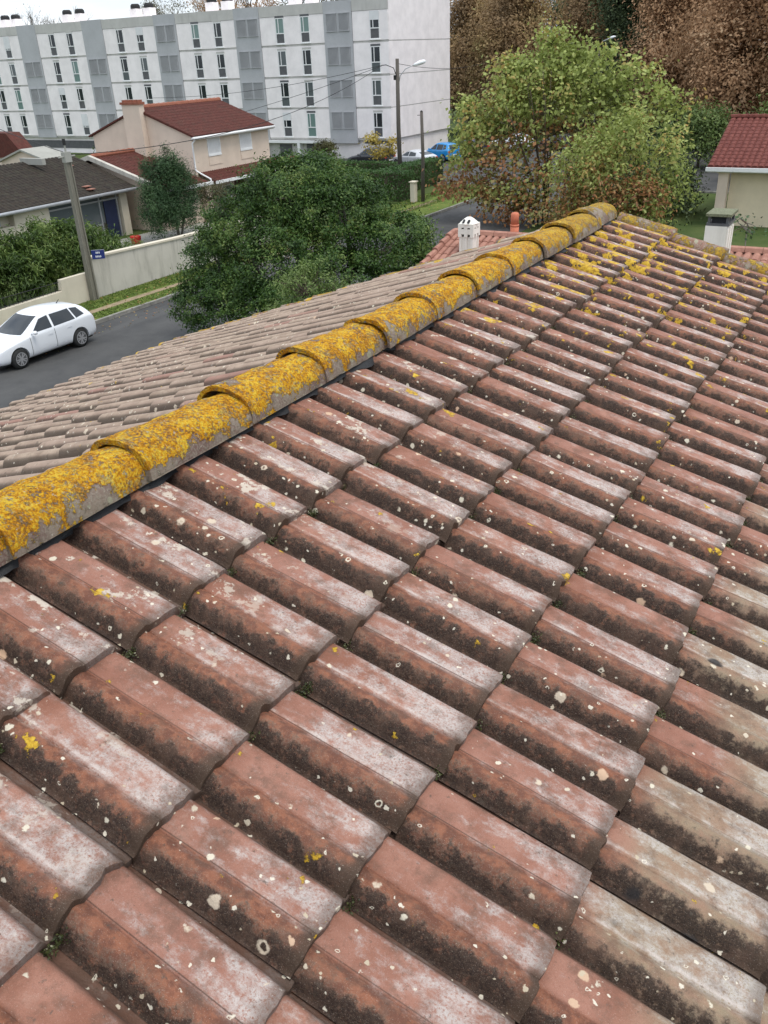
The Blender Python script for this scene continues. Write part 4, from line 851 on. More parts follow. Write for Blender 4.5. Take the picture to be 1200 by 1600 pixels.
# ------------------------------------------------------------------ cars
def make_car(name, label, loc, rz, paint, L=4.26, Wd=1.79, Hh=1.47, kind='hatch', group=None, rear_red=True):
    hw = Wd/2; hl = L/2; wb_ = L*.615; fx = hl-L*.195; rx_ = fx-wb_; wr = .325
    st = {'hatch': [(1.0, .64, .34, .55, .60, .60), (.965, .86, .22, .66, .71, .72), (.86, .95, .19, .76, .82, .76), (.60, .985, .18, .86, .93, .78), (.40, 1.0, .18, .92, .985, .80), (.06, 1.0, .18, .95, Hh-.07, .655), (-.12, 1.0, .18, .965, Hh-.015, .65), (-.35, 1.0, .18, .98, Hh, .65), (-.62, 1.0, .18, 1.0, Hh-.05, .63), (-.85, .99, .19, 1.03, Hh-.11, .60), (-.955, .96, .22, 1.0, 1.10, .72), (-.99, .94, .26, .84, .90, .82), (-1.0, .88, .30, .62, .66, .78)],
          'saloon': [(1.0, .64, .34, .55, .60, .60), (.96, .86, .22, .66, .71, .72), (.84, .95, .19, .78, .84, .76), (.55, .985, .18, .88, .95, .78), (.38, 1.0, .18, .93, 1.0, .80), (.05, 1.0, .18, .95, 1.38, .655), (-.15, 1.0, .18, .965, Hh, .65), (-.38, 1.0, .18, .98, Hh-.03, .64), (-.60, 1.0, .18, 1.0, Hh-.17, .60), (-.80, .99, .19, 1.02, 1.13, .64), (-.95, .95, .22, .98, 1.04, .74), (-.99, .92, .26, .80, .86, .80), (-1.0, .82, .32, .62, .66, .70)]}[kind]
    V = []; F = []; nr = 0
    for x, w, zb, zbe, zt, wt in st:
        w *= hw; wt *= hw; mid_ = zb+(zbe-zb)*.5
        half = [(0, zb), (w*.80, zb), (w*.97, zb+.10), (w*1.0, mid_), (w*.985, zbe-.03), (w*.955, zbe), (wt*1.03, zt-.055), (wt*.90, zt-.01), (wt*.5, zt+.012), (0, zt+.018)]
        if zt-zbe < .12: half[6] = (w*.90, zbe+(zt-zbe)*.5); half[7] = (w*.74, zt-.01)
        ring = half+[(-y, z) for y, z in reversed(half[1:-1])]; nr = len(ring)
        V += [(x*hl, y, z) for y, z in ring]
    for i in range(len(st)-1):
        for j in range(nr): a = i*nr+j; b = i*nr+(j+1) % nr; F.append((a, b, b+nr, a+nr))
    F.append(tuple(range(nr))); F.append(tuple((len(st)-1)*nr+j for j in reversed(range(nr))))
    root = empty(name, loc, label, 'car', rz, group)
    me = bpy.data.meshes.new('tmp'); me.from_pydata(V, [], F); bm = bmesh.new(); bm.from_mesh(me); bmesh.ops.recalc_face_normals(bm, faces=bm.faces); bm.to_mesh(me); bm.free()
    tmp = bpy.data.objects.new('tmp', me); col.objects.link(tmp); sm = tmp.modifiers.new('s', 'SUBSURF'); sm.levels = 2; sm.render_levels = 2
    dg = bpy.context.evaluated_depsgraph_get(); full = bpy.data.meshes.new_from_object(tmp.evaluated_get(dg)); bm = bmesh.new(); bm.from_mesh(full); bvh = BVHTree.FromBMesh(bm); bm.free()
    cutm = MB()
    for x in (fx, rx_):
        for sy in (-1, 1): cutm.tube([(x, sy*(hw-.25), wr), (x, sy*(hw+.2), wr)], wr+.055, 28)
    cut = cutm.build('cut', M['black']); bo = tmp.modifiers.new('b', 'BOOLEAN'); bo.object = cut; bo.operation = 'DIFFERENCE'; bo.solver = 'EXACT'
    dg = bpy.context.evaluated_depsgraph_get(); bme = bpy.data.meshes.new_from_object(tmp.evaluated_get(dg)); bpy.data.objects.remove(tmp); bpy.data.objects.remove(cut)
    bme.name = 'body'; bme.materials.clear(); bme.materials.append(paint); bme.polygons.foreach_set('material_index', [0]*len(bme.polygons)); bme.polygons.foreach_set('use_smooth', [True]*len(bme.polygons))
    try: bme.set_sharp_from_angle(angle=R(38))
    except Exception: pass
    body = bpy.data.objects.new('body', bme); col.objects.link(body); body.parent = root
    def patch(name_, mat, quad, ax, sgn, n=(10, 6), off=.006, parent=root):
        """quad of four (a,b) points projected along ax on the body; ax 'y' side view (x,z), ax 'x' end view (y,z)"""
        vv = []; ok = True; N1, N2 = n
        for j in range(N2+1):
            for i in range(N1+1):
                u, v_ = i/N1, j/N2; a = [(1-u)*(1-v_)*quad[0][k]+u*(1-v_)*quad[1][k]+u*v_*quad[2][k]+(1-u)*v_*quad[3][k] for k in (0, 1)]
                o_ = Vector((a[0], sgn*3, a[1])) if ax == 'y' else Vector((sgn*4, a[0], a[1])); d = Vector((0, -sgn, 0)) if ax == 'y' else Vector((-sgn, 0, 0))
                h, nn, _, _ = bvh.ray_cast(o_, d)
                if h is None: return None
                vv.append(h+nn*off)
        m_ = MB(); m_.add(vv, [(j*(N1+1)+i, j*(N1+1)+i+1, (j+1)*(N1+1)+i+1, (j+1)*(N1+1)+i) for j in range(N2) for i in range(N1)]); return m_.build(name_, mat, parent, True)
    G = M['glass']; zt = Hh-.13
    for sg_ in (1, -1):
        patch('side_window', G, [(hl*.29, .985), (hl*-.10, .995), (hl*-.12, zt), (hl*.05, zt-.045)], 'y', sg_)
        if kind == 'hatch':
            patch('side_window', G, [(hl*-.14, .995), (hl*-.58, 1.02), (hl*-.55, zt), (hl*-.16, zt)], 'y', sg_)
            patch('quarter_window', G, [(hl*-.61, 1.03), (hl*-.80, 1.08), (hl*-.73, zt-.05), (hl*-.58, zt-.005)], 'y', sg_, (5, 4))
        else: patch('side_window', G, [(hl*-.14, .995), (hl*-.55, 1.02), (hl*-.48, zt-.08), (hl*-.16, zt)], 'y', sg_)
        patch('sill_trim', M['black'], [(fx-.45, .215), (rx_+.45, .215), (rx_+.45, .275), (fx-.45, .275)], 'y', sg_, (8, 1))
        patch('door_gap', M['black'], [(hl*-.118, .32), (hl*-.126, .32), (hl*-.126, .94), (hl*-.118, .94)], 'y', sg_, (1, 10), .003)
        patch('door_gap', M['black'], [(hl*.372, .32), (hl*.364, .32), (hl*.364, .90), (hl*.372, .90)], 'y', sg_, (1, 10), .003)
        patch('door_handle', paint, [(hl*.02, .80), (hl*-.07, .80), (hl*-.07, .84), (hl*.02, .84)], 'y', sg_, (3, 1), .02)
        patch('door_handle', paint, [(hl*-.38, .82), (hl*-.47, .82), (hl*-.47, .86), (hl*-.38, .86)], 'y', sg_, (3, 1), .02)
        patch('headlight', M['headlamp'], [(sg_*hw*.42, .60), (sg_*hw*.83, .63), (sg_*hw*.84, .72), (sg_*hw*.46, .68)], 'x', 1, (6, 4), .008)
        patch('tail_light', M['taillamp'], [(sg_*hw*.58, .80), (sg_*hw*.91, .80), (sg_*hw*.91, .95), (sg_*hw*.58, .93)], 'x', -1, (6, 4), .010)
        mm = MB(); mm.tube([(hl*.31, sg_*(hw-.06), 1.0), (hl*.31, sg_*(hw+.06), 1.02)], .03, 6); mm.tube([(hl*.335, sg_*(hw+.10), 1.03), (hl*.31, sg_*(hw+.10), 1.035), (hl*.275, sg_*(hw+.10), 1.035)], [.05, .085, .075], 10); mm.v = [(a, b, 1.03+(c-1.03)*.8) if abs(b) > hw+.01 else (a, b, c) for a, b, c in mm.v]; mm.build('wing_mirror', paint, root, True)
    patch('windscreen', G, [(-hw*.70, .99), (hw*.70, .99), (hw*.56, Hh-.10), (-hw*.56, Hh-.10)], 'x', 1, (10, 8))
    patch('rear_window', G, [(-hw*.62, 1.09 if kind == 'hatch' else 1.12), (hw*.62, 1.09 if kind == 'hatch' else 1.12), (hw*.54, Hh-.16), (-hw*.54, Hh-.16)], 'x', -1, (10, 6))
    patch('grille', M['black'], [(-hw*.40, .60), (hw*.40, .60), (hw*.42, .655), (-hw*.42, .655)], 'x', 1, (8, 2), .008)
    patch('lower_grille', M['black'], [(-hw*.55, .33), (hw*.55, .33), (hw*.60, .43), (-hw*.60, .43)], 'x', 1, (8, 2), .008)
    patch('rear_bumper_trim', M['black'], [(-hw*.7, .36), (hw*.7, .36), (hw*.7, .44), (-hw*.7, .44)], 'x', -1, (8, 2), .008)
    patch('number_plate', M['sign_white'], [(-.26, .56), (.26, .56), (.26, .66), (-.26, .66)], 'x', -1, (4, 1), .012)
    um = MB(); um.box(-hl*.95, hl*.93, -hw*.72, hw*.72, .17, .42); um.build('underbody', M['black'], root)
    an = MB(); an.tube([(-hl*.58, 0, Hh-.06), (-hl*.66, 0, Hh+.07)], [.02, .008], 6); an.build('aerial', M['black'], root)
    for x in (fx, rx_):
        for sy in (-1, 1):
            y0 = sy*(hw-.22); y1 = sy*(hw-.015); w_ = MB(); n = 28
            w_.tube([(x, y0, wr), (x, y0+sy*.01, wr), (x, y1-sy*.03, wr), (x, y1, wr)], [wr-.02, wr, wr, wr-.035], n); wo2 = w_.build('wheel', M['black'], root, True)
            rm = MB(); rm.tube([(x, y1-sy*.006, wr), (x, y1+sy*.004, wr)], [.215, .212], 24); rm2 = rm.build('rim', M['panel_d'], wo2)
            sp = MB()
            for q in range(10):
                a = 2*PI*q/10+.2*(q % 2); d = Vector((math.cos(a), 0, math.sin(a))); e_ = Vector((-d.z, 0, d.x)); c0 = Vector((x, y1+sy*.006, wr))
                sp.add([c0+d*.03-e_*.022, c0+d*.205-e_*.014, c0+d*.205+e_*.014, c0+d*.03+e_*.022], [(0, 1, 2, 3)]); sp.add([v_+Vector((0, sy*.006, 0)) for v_ in [c0+d*.03-e_*.022, c0+d*.205-e_*.014, c0+d*.205+e_*.014, c0+d*.03+e_*.022]], [(0, 1, 2, 3)])
            for q in range(28):
                a = 2*PI*q/28; b = 2*PI*(q+1)/28; c0 = Vector((x, y1+sy*.012, wr)); P_ = lambda a_, r_: c0+Vector((math.cos(a_)*r_, 0, math.sin(a_)*r_)); sp.add([P_(a, .20), P_(b, .20), P_(b, .222), P_(a, .222)], [(0, 1, 2, 3)])
            sp.tube([(x, y1, wr), (x, y1+sy*.016, wr)], .045, 12); sp.build('spokes', M['alu'], wo2)
    return root
make_car('parked_car', 'white five-door hatchback parked at the kerb in the left foreground street', (-24.98, 18.5, .004), -PI/2, M['paint_w'], Hh=1.50, group='parked cars').scale = (.98, 1, 1.0)
make_car('parked_car', 'silver car parked nose left behind the lamp pole, beside the bright blue car', (-37.0, 68.3, .008), R(158), M['paint_s'], L=4.4, Wd=1.8, Hh=1.46, kind='saloon', group='parked cars')
make_car('parked_car', 'bright blue small hatchback parked before the blank white gable', (-36.9, 73.2, .008), R(158), M['paint_b'], L=3.7, Wd=1.7, Hh=1.55, group='parked cars')
make_car('parked_car', 'navy hatchback just right of the bright blue car, half hidden by leaves', (-36.0, 77.0, .008), R(158), M['paint_n'], L=3.9, group='parked cars')
make_car('parked_car', 'white estate parked at the far side of the car park, seen through the plane tree', (-34.0, 82, .008), R(172), M['paint_w'], group='parked cars')
make_car('parked_car', 'grey car in the car park between white estates, mostly hidden by the plane tree', (-29.5, 82.3, .008), R(172), M['paint_k'], group='parked cars')
make_car('parked_car', 'green tinted dark car behind the yellow leaved shrub by the apartments', (-41.2, 68.2, .008), R(175), M['paint_k'], L=4.2, Hh=1.6, group='parked cars')
make_car('parked_car', 'black car in front of the pinkish house door', (-35.3, 43.6, .0), R(-90), M['paint_k'], L=4.2, group='parked cars')
# ------------------------------------------------------------------ vegetation
LM = {}
LM['dark'] = mat_leaf('glossy_evergreen_leaf', [(.15, (.018, .045, .008)), (.4, (.04, .092, .015)), (.65, (.085, .15, .028)), (.9, (.17, .22, .055))], .25, .9, .5)
LM['light'] = mat_leaf('pale_shrub_leaf', [(.15, (.06, .10, .025)), (.5, (.12, .18, .045)), (.85, (.20, .26, .08))], .3, .9, .5)
LM['plane_g'] = mat_leaf('plane_tree_green_leaf', [(.1, (.18, .21, .05)), (.4, (.31, .37, .10)), (.68, (.43, .48, .15)), (.86, (.46, .30, .10)), (.96, (.55, .46, .14))], .4, .5)
LM['plane_r'] = mat_leaf('plane_tree_rusty_leaf', [(.1, (.18, .09, .045)), (.33, (.33, .15, .065)), (.5, (.42, .21, .08)), (.66, (.23, .25, .09)), (.95, (.45, .34, .13))], .35, .6)
LM['brown'] = mat_leaf('russet_needle', [(.1, (.26, .15, .08)), (.4, (.41, .25, .135)), (.7, (.52, .33, .19)), (.95, (.58, .42, .26))], .4, .22, .8, .22)
LM['brown2'] = mat_leaf('dull_brown_leaf', [(.1, (.20, .14, .08)), (.45, (.35, .235, .125)), (.75, (.43, .31, .15)), (.95, (.35, .34, .15))], .4, .22, .8, .22)
LM['deep'] = mat_leaf('deep_green_needle', [(.1, (.03, .05, .018)), (.5, (.06, .085, .03)), (.9, (.11, .13, .045))], .15, .12, .7)
LM['bamboo'] = mat_leaf('bamboo_leaf', [(.1, (.022, .045, .009)), (.35, (.05, .095, .017)), (.6, (.10, .165, .032)), (.85, (.20, .26, .07))], .3, .9, .5)
LM['cypress'] = mat_leaf('bluish_green_leaf', [(.1, (.018, .045, .016)), (.5, (.04, .09, .032)), (.9, (.08, .14, .05))], .15, .7, .6)
LM['olive'] = mat_leaf('olive_brown_leaf', [(.1, (.05, .045, .02)), (.5, (.10, .10, .035)), (.9, (.16, .15, .06))], .25, .7)
LM['hedge'] = mat_leaf('clipped_hedge_leaf', [(.1, (.02, .055, .012)), (.5, (.04, .10, .018)), (.9, (.075, .15, .035))], .2, .6)
LM['yellow'] = mat_leaf('yellow_leaf', [(.1, (.28, .22, .05)), (.5, (.45, .34, .06)), (.9, (.55, .46, .12))], .4, .8)
LM['bare'] = mat_leaf('sparse_twig_leaf', [(.1, (.12, .11, .07)), (.9, (.24, .22, .14))], .4, .5)
def tree(name, label, cat, base, trunks, lobes, per, rcl, size, mat, seed, bark='bark', inner=.45, ntwig=80, tr=.15, twig=.012, group=None, extra=None, **kw):
    root = empty(name, base, label, cat, 0, group); L = loc_lobes(lobes, base); T = [([(x-base[0], y-base[1], z-base[2]) for x, y, z in p], a, b) for p, a, b in trunks]
    o, C = foliage('crown', L, per, rcl, size, LM[mat], root, seed, inner, **kw)
    if extra:
        for m2, L2, n2, nm in extra: o2, C2 = foliage(nm, loc_lobes(L2, base), per, rcl, size, LM[m2], root, seed+7, inner, **kw); L = L+loc_lobes(L2, base); C = np.concatenate([C, C2])
    woody(root, T, L, C, M[bark], seed, twig, ntwig, tr); return root
# big dark evergreen between our roof and the street
B = (-16.6, 23.5, 0)
lob = [(-17.3, 23.5, 4.7, 1.7, 1.7, 1.25, 130), (-18.6, 23.0, 3.6, 1.6, 1.8, 1.3, 110), (-15.8, 24.0, 4.2, 1.7, 1.8, 1.15, 120), (-14.0, 24.3, 3.2, 1.5, 1.6, 1.0, 90), (-13.2, 24.4, 2.5, 1.0, 1.3, .9, 50), (-17.0, 22.4, 2.7, 2.2, 1.9, 1.6, 130), (-14.9, 22.5, 2.3, 1.7, 1.6, 1.2, 80), (-19.9, 22.7, 2.3, 1.4, 1.4, 1.3, 90), (-20.4, 22.4, 1.1, 1.2, 1.2, 1.0, 60), (-18.4, 21.6, 1.5, 1.6, 1.3, 1.2, 80), (-15.9, 21.4, 1.6, 2.0, 1.3, 1.2, 90), (-17.0, 24.6, 5.3, .9, .9, .6, 34), (-18.2, 24.2, 4.5, 1.0, 1.0, .8, 40), (-15.4, 23.6, 4.9, .8, .8, .6, 28)]
tree('evergreen_tree', 'broad dark glossy evergreen tree between our roof and the street', 'tree', B, [([(-16.6, 23.5, 0), (-16.7, 23.4, 1.2), (-17.0, 23.4, 2.4)], .2, .12), ([(-16.4, 23.6, 0), (-15.9, 23.7, 1.4), (-15.3, 23.9, 2.4)], .16, .09), ([(-16.7, 23.3, 0), (-17.5, 23, 1.2), (-18.4, 22.8, 2.0)], .14, .08)], [(a, b, c, d, e, f, int(n*1.5)) for a, b, c, d, e, f, n in lob], 80, .26, .11, 'dark', 21, 'bark_g', .62, 160, .2, .013, aspect=.42, flat=.75)
# pale flowering shrub in front of it
B = (-12.4, 17.8, 0)
tree('flowering_shrub', 'lighter green shrub with cream flower heads in front of the dark evergreen', 'shrub', B, [([(-12.4, 17.8, 0), (-12.4, 17.8, 1.5), (-12.5, 17.8, 3.0)], .08, .04)], [(-12.9, 17.9, 3.3, .85, .8, .85, 60), (-12.0, 17.9, 3.1, .6, .6, .6, 30), (-13.6, 17.6, 2.6, .7, .7, .6, 30)], 40, .22, .085, 'light', 31, 'bark', .4, 60, .06, .008, aspect=.4)
# sycamore like plane tree, many stems, green above and rusty below
B = (-17.5, 47.5, 0); rnd = random.Random(6); tk = []
for i in range(9):
    a = rnd.uniform(0, 2*PI); r = rnd.uniform(1.2, 3.6); h = rnd.uniform(5, 8.2); tk.append(([(-17.5+math.cos(a)*1.0, 47.5+math.sin(a)*.7, 0), (-17.5+math.cos(a)*r*.35, 47.5+math.sin(a)*r*.35, h*.4), (-17.5+math.cos(a)*r*.7, 47.5+math.sin(a)*r*.7, h*.75), (-17.5+math.cos(a)*r, 47.5+math.sin(a)*r, h)], .055, .018))
top = [(-13.2, 47.3, 7.0, 1.3, 1.2, .9, 22), (-19.9, 47.2, 7.4, 1.1, 1.1, .8, 18), (-11.3, 47.2, 5.6, 1.3, 1.2, .9, 22), (-15.0, 47.2, 8.1, .8, .8, .7, 12), (-22.0, 47.2, 5.7, 1.0, 1.0, .6, 12), (-17.6, 47.5, 8.8, .8, .9, .75, 16), (-16.6, 47.5, 7.9, 1.0, 1.1, .8, 22), (-18.4, 47.3, 7.4, 1.5, 1.6, 1.0, 36), (-16.2, 47.6, 6.8, 1.7, 1.6, 1.0, 36), (-19.6, 47.2, 6.0, 1.6, 1.6, 1.0, 34), (-21.3, 47.2, 4.6, 1.3, 1.5, .9, 26), (-14.4, 47.4, 5.7, 1.5, 1.5, 1.0, 30), (-17.6, 46.8, 5.7, 2.3, 1.6, 1.2, 46), (-22.2, 47, 3.2, 1.0, 1.1, .9, 16), (-13.2, 47, 4.3, 1.4, 1.4, 1.1, 26), (-18.5, 46.2, 1.3, 3.8, 1.2, .9, 26), (-17.0, 47, 4.5, 5.4, 1.9, 3.8, 95)]
low = [(-17.0, 46.8, 4.2, 3.6, 1.8, 1.3, 34), (-20.4, 46.9, 3.2, 2.3, 1.6, 1.3, 32), (-14.6, 46.7, 3.4, 2.2, 1.6, 1.5, 34), (-22.2, 46.8, 1.6, 2.0, 1.5, 1.2, 28), (-17.6, 46.4, 2.2, 3.4, 1.5, 1.4, 38), (-19.6, 46.4, 1.1, 2.8, 1.3, .9, 24), (-14.0, 46.2, 1.3, 2.6, 1.4, 1.1, 28), (-17.0, 45.6, .7, 4.0, 1.2, .8, 44)]
tree('plane_tree', 'tall loose plane tree, green on top and rusty orange below, behind the chimneys', 'tree', B, tk, top, 25, .66, .24, 'plane_g', 41, 'bark', .2, 420, .05, .010, extra=[('plane_r', low, 0, 'rusty_crown')], aspect=.75, flat=.75)
B = (-11.2, 40.5, 0)
tree('willow_shrub', 'tall thin-stemmed green and orange shrub left of the mossy white chimney', 'shrub', B, [([(-11.2+dx*.2, 40.5, 0), (-11.2+dx*.6, 40.5, 2), (-11.2+dx, 40.6, 4.4)], .05, .015) for dx in (-2, -1.2, -.5, .1, .8, 1.5)], [(-12.4, 40.5, 4.6, 1.3, 1.1, .9, 26), (-10.9, 40.5, 5.0, .8, 1.1, .9, 18), (-13.9, 40.4, 3.4, 1.1, 1.0, 1.1, 22), (-9.5, 40.6, 4.3, .7, 1.0, .9, 16), (-11.7, 40.5, 3.6, 1.6, 1.1, 1.6, 40), (-12.7, 40.4, 2.8, 1.2, 1.0, 1.5, 30), (-10.2, 40.3, 2.0, 1.2, 1.0, 1.3, 34), (-9.2, 41.0, 3.0, .8, .8, 1.3, 20)], 36, .55, .2, 'plane_g', 51, 'bark', .2, 200, .04, .008, extra=[('plane_r', [(-10.2, 39.9, 2.2, 1.0, .8, 1.5, 34), (-12.4, 39.9, 2.2, 1.8, .8, 1.6, 52), (-13.6, 40.0, 1.2, 1.6, .9, 1.0, 34)], 0, 'rusty_crown'), ('deep', [(-9.3, 42.5, 2.2, 1.0, 1.0, 1.4, 24), (-11.0, 42, 1.4, 1.6, .8, 1.1, 30)], 0, 'shaded_crown')], aspect=.5, flat=1.2, droop=.4)
B = (-3.0, 26.5, 0)
tree('sapling', 'thin sapling with few green leaves behind the mossy white chimney', 'sapling', B, [([(-3.6, 26.5, 0), (-3.7, 26.5, 2.2), (-3.8, 26.5, 4.1)], .04, .012), ([(-3.4, 26.5, 0), (-3.1, 26.5, 2.5), (-2.9, 26.5, 4.0)], .03, .01)], [(-3.9, 26.5, 4.0, .45, .4, .5, 11), (-4.6, 26.5, 3.2, .4, .4, .4, 8), (-3.1, 26.6, 3.7, .5, .4, .5, 5)], 7, .14, .10, 'cypress', 61, 'bark_g', .2, 26, .03, .008, aspect=.7)
# bamboo hedge behind the low wall
B = (-31.5, 20, 0)
bl = []
rnd = random.Random(17)
for i in range(15):
    y = 9.5+i*1.17; bl += [(-30.7+rnd.uniform(-.2, .2), y, 1.15, 1.1, .8, 1.2, 52), (-31.3+rnd.uniform(-.3, .3), y+.4, 2.05+rnd.uniform(-.15, .25), 1.1, .85, .75, 36)]
bl += [(-31.0, 26.4, 1.5, 1.1, .9, 1.0, 36), (-31.1, 27.6, 1.3, 1.0, .9, .85, 28)]
tree('bamboo_hedge', 'long leafy bamboo hedge behind the low cream wall', 'hedge', B, [([(-31.2+rnd.uniform(-.4, .4), 9.5+i*.42, 0), (-31.2+rnd.uniform(-.5, .5), 9.5+i*.42, 1.2), (-31.2+rnd.uniform(-.6, .6), 9.6+i*.42, 2.4)], .02, .008) for i in range(40)], bl, 52, .34, .24, 'bamboo', 71, 'bark_g', .35, 60, .02, .006, aspect=.22, droop=1.2, flat=.9)
B = (-33.6, 30.5, 0)
tree('garden_shrub', 'small pale green shrub between bamboo and bungalow veranda', 'shrub', B, [([(-33.6, 30.5, 0), (-33.6, 30.5, .8)], .04, .02)], [(-33.8, 30.2, .8, .9, .8, .8, 40), (-33.2, 31.4, .5, .7, .7, .5, 24)], 40, .25, .14, 'light', 75, 'bark', .3, 20, .03, .006, aspect=.3)
# dark cypress like tree and brownish bush in front of the bungalow end
B = (-35.0, 36.8, 0)
tree('laurel_tree', 'dark bluish-green upright tree at the end of the bungalow', 'tree', B, [([(-35, 36.8, 0), (-35, 36.8, 1), (-35.2, 36.6, 2)], .08, .05), ([(-35, 37, 0), (-34.9, 37.3, 1), (-34.9, 37.6, 2)], .07, .04)], [(-35.0, 35.2, 1.7, .8, .8, 1.3, 60), (-35.2, 35.8, 2.8, .8, .75, 1.6, 70), (-35.0, 36.8, 2.9, .8, .75, 1.6, 70), (-35.0, 37.7, 2.4, .8, .8, 1.4, 60), (-34.9, 36.5, .9, 1.1, 1.6, .9, 80), (-35.1, 35.9, 1.4, .95, .9, 1.1, 60), (-35.0, 37.4, 1.5, 1.0, 1.0, 1.1, 60), (-35.1, 36.6, 3.1, .8, .9, .9, 40)], 75, .32, .13, 'cypress', 81, 'bark_g', .4, 60, .06, .012, aspect=.3, flat=1.2)
B = (-34.4, 39.4, 0)
tree('brown_bush', 'olive brown thin bush right of the bluish-green tree', 'bush', B, [([(-34.4, 39.4+d, 0), (-34.4, 39.5+d, 1.0), (-34.3, 39.6+d, 2.0)], .03, .012) for d in (-.6, -.2, .2, .6)], [(-34.5, 39.2, 1.7, .8, .8, .95, 40), (-34.3, 40.2, 1.4, .7, .7, .9, 30)], 42, .3, .13, 'olive', 85, 'bark', .3, 80, .04, .008, aspect=.3, flat=1.2)
# clipped hedges by the car park
def hedge(label, x0, x1, y0, y1, h, seed, mat='hedge'):
    rng = np.random.default_rng(seed); b = ((x0+x1)/2, (y0+y1)/2, 0); root = empty('clipped_hedge', b, label, 'hedge'); C = []; N_ = []
    for ax, s in ((2, 1), (0, 1), (0, -1), (1, 1), (1, -1)):
        ar = {2: (x1-x0)*(y1-y0), 0: (y1-y0)*h, 1: (x1-x0)*h}[ax]; n = int(ar*330); P = rng.random((n, 3))*np.array([x1-x0, y1-y0, h])-np.array([(x1-x0)/2, (y1-y0)/2, 0])
        if ax == 2: P[:, 2] = h+rng.normal(size=n)*.05
        elif ax == 0: P[:, 0] = s*(x1-x0)/2+rng.normal(size=n)*.05
        else: P[:, 1] = s*(y1-y0)/2+rng.normal(size=n)*.05
        d = np.zeros((n, 3)); d[:, ax] = s; C.append(P); N_.append(d+rng.normal(size=(n, 3))*.55)
    leaves('foliage', np.concatenate(C), np.concatenate(N_), .12, LM[mat], root, .55, seed)
    mb = MB(); mb.box(-(x1-x0)/2+.05, (x1-x0)/2-.05, -(y1-y0)/2+.05, (y1-y0)/2-.05, 0, h-.06); mb.build('twigs', M['bark'], root)
hedge('clipped green hedge beside the cream gate post, nearest of the hedges', -34.8, -28.6, 51.6, 52.8, 1.75, 5)
hedge('long clipped hedge running back towards the silver car', -31.6, -30.4, 53.0, 60.6, 1.7, 6)
hedge('far low clipped hedge below the apartment entrance', -48.5, -33.5, 62.0, 63.0, 1.05, 7)
B = (-38.6, 65.3, 0)
tree('yellow_shrub', 'yellow-leaved young tree in front of the apartment ground floor', 'tree', B, [([(-38.6, 65.3, 0), (-38.7, 65.3, 1.2), (-38.9, 65.3, 2.4)], .05, .02), ([(-38.5, 65.3, 0), (-37.9, 65.4, 1.2), (-37.6, 65.4, 2.2)], .04, .02)], [(-39.3, 65.3, 2.1, .9, .8, .8, 24), (-37.5, 65.3, 1.9, .8, .8, .8, 20), (-38.5, 65.3, 1.3, 1.5, .8, .6, 24)], 18, .35, .19, 'yellow', 91, 'bark_g', .2, 60, .04, .012, aspect=.7)
B = (-47.2, 70.3, 0)
tree('round_bush', 'rounded dark bush beside the apartment entrance', 'bush', B, [([(-47.2, 70.3, 0), (-47.2, 70.3, .8)], .05, .03)], [(-47.2, 70.3, .9, 1.2, 1.0, .9, 60)], 50, .3, .17, 'olive', 95, 'bark', .5, 10, .03, .01, aspect=.5)
# evergreens behind the bungalow
for i, (x, y, z, r) in enumerate(((-56, 56, 1.9, 2.3), (-49, 55, 2.1, 1.7), (-62, 60, 1.8, 2.2))):
    tree('garden_tree', ['dark green tree behind the bungalow roof, left of the concrete pole top', 'dark green tree between the concrete pole top and the pinkish house', 'low green tree before the apartments at far left'][i], 'tree', (x, y, 0), [([(x, y, 0), (x, y, 1.5)], .15, .1)], [(x, y, z, r, r, 1.6, 60), (x+.8, y, z+.7, r*.7, r*.7, 1.1, 40)], 50, .5, .22, 'deep', 101+i, 'bark', .5, 30, .1, .02, aspect=.5)
# woodland behind: every tree on its own
def big_tree(i, x, y, h, r, mat, label, bark='bark', per=64, dens=1.0, size=.33, bare=.18, z0=.12):
    rnd = random.Random(200+i); lob = []; n = 9
    for k_ in range(n):
        q = (k_+.5)/n; z = h*(z0+(.92-z0)*q); rr = r*(math.sin(PI*min(1, .22+q*.72)))*rnd.uniform(.55, .8); a = rnd.uniform(0, 2*PI); d = r*.42*(1-q*.6)
        lob.append((x+math.cos(a)*d, y+math.sin(a)*d, z, rr, rr, h*.105*rnd.uniform(.8, 1.25), int(46*dens*(rr/r+.35))))
        a += PI*rnd.uniform(.6, 1.3); lob.append((x+math.cos(a)*d*1.3, y+math.sin(a)*d*1.3, z+h*.03, rr*.8, rr*.8, h*.10, int(34*dens*(rr/r+.35))))
    tree('woodland_tree', label, 'tree', (x, y, 0), [([(x, y, 0), (x+rnd.uniform(-.3, .3), y, h*.3), (x+rnd.uniform(-.5, .5), y, h*.62), (x, y, h*.95)], .34, .05)], lob, per, r*.26, size, mat, 300+i*3, bark, bare, 120, .22, .035, 'trees of the wood beyond the car park', aspect=.5, flat=.8, droop=.5, outw=2.4)
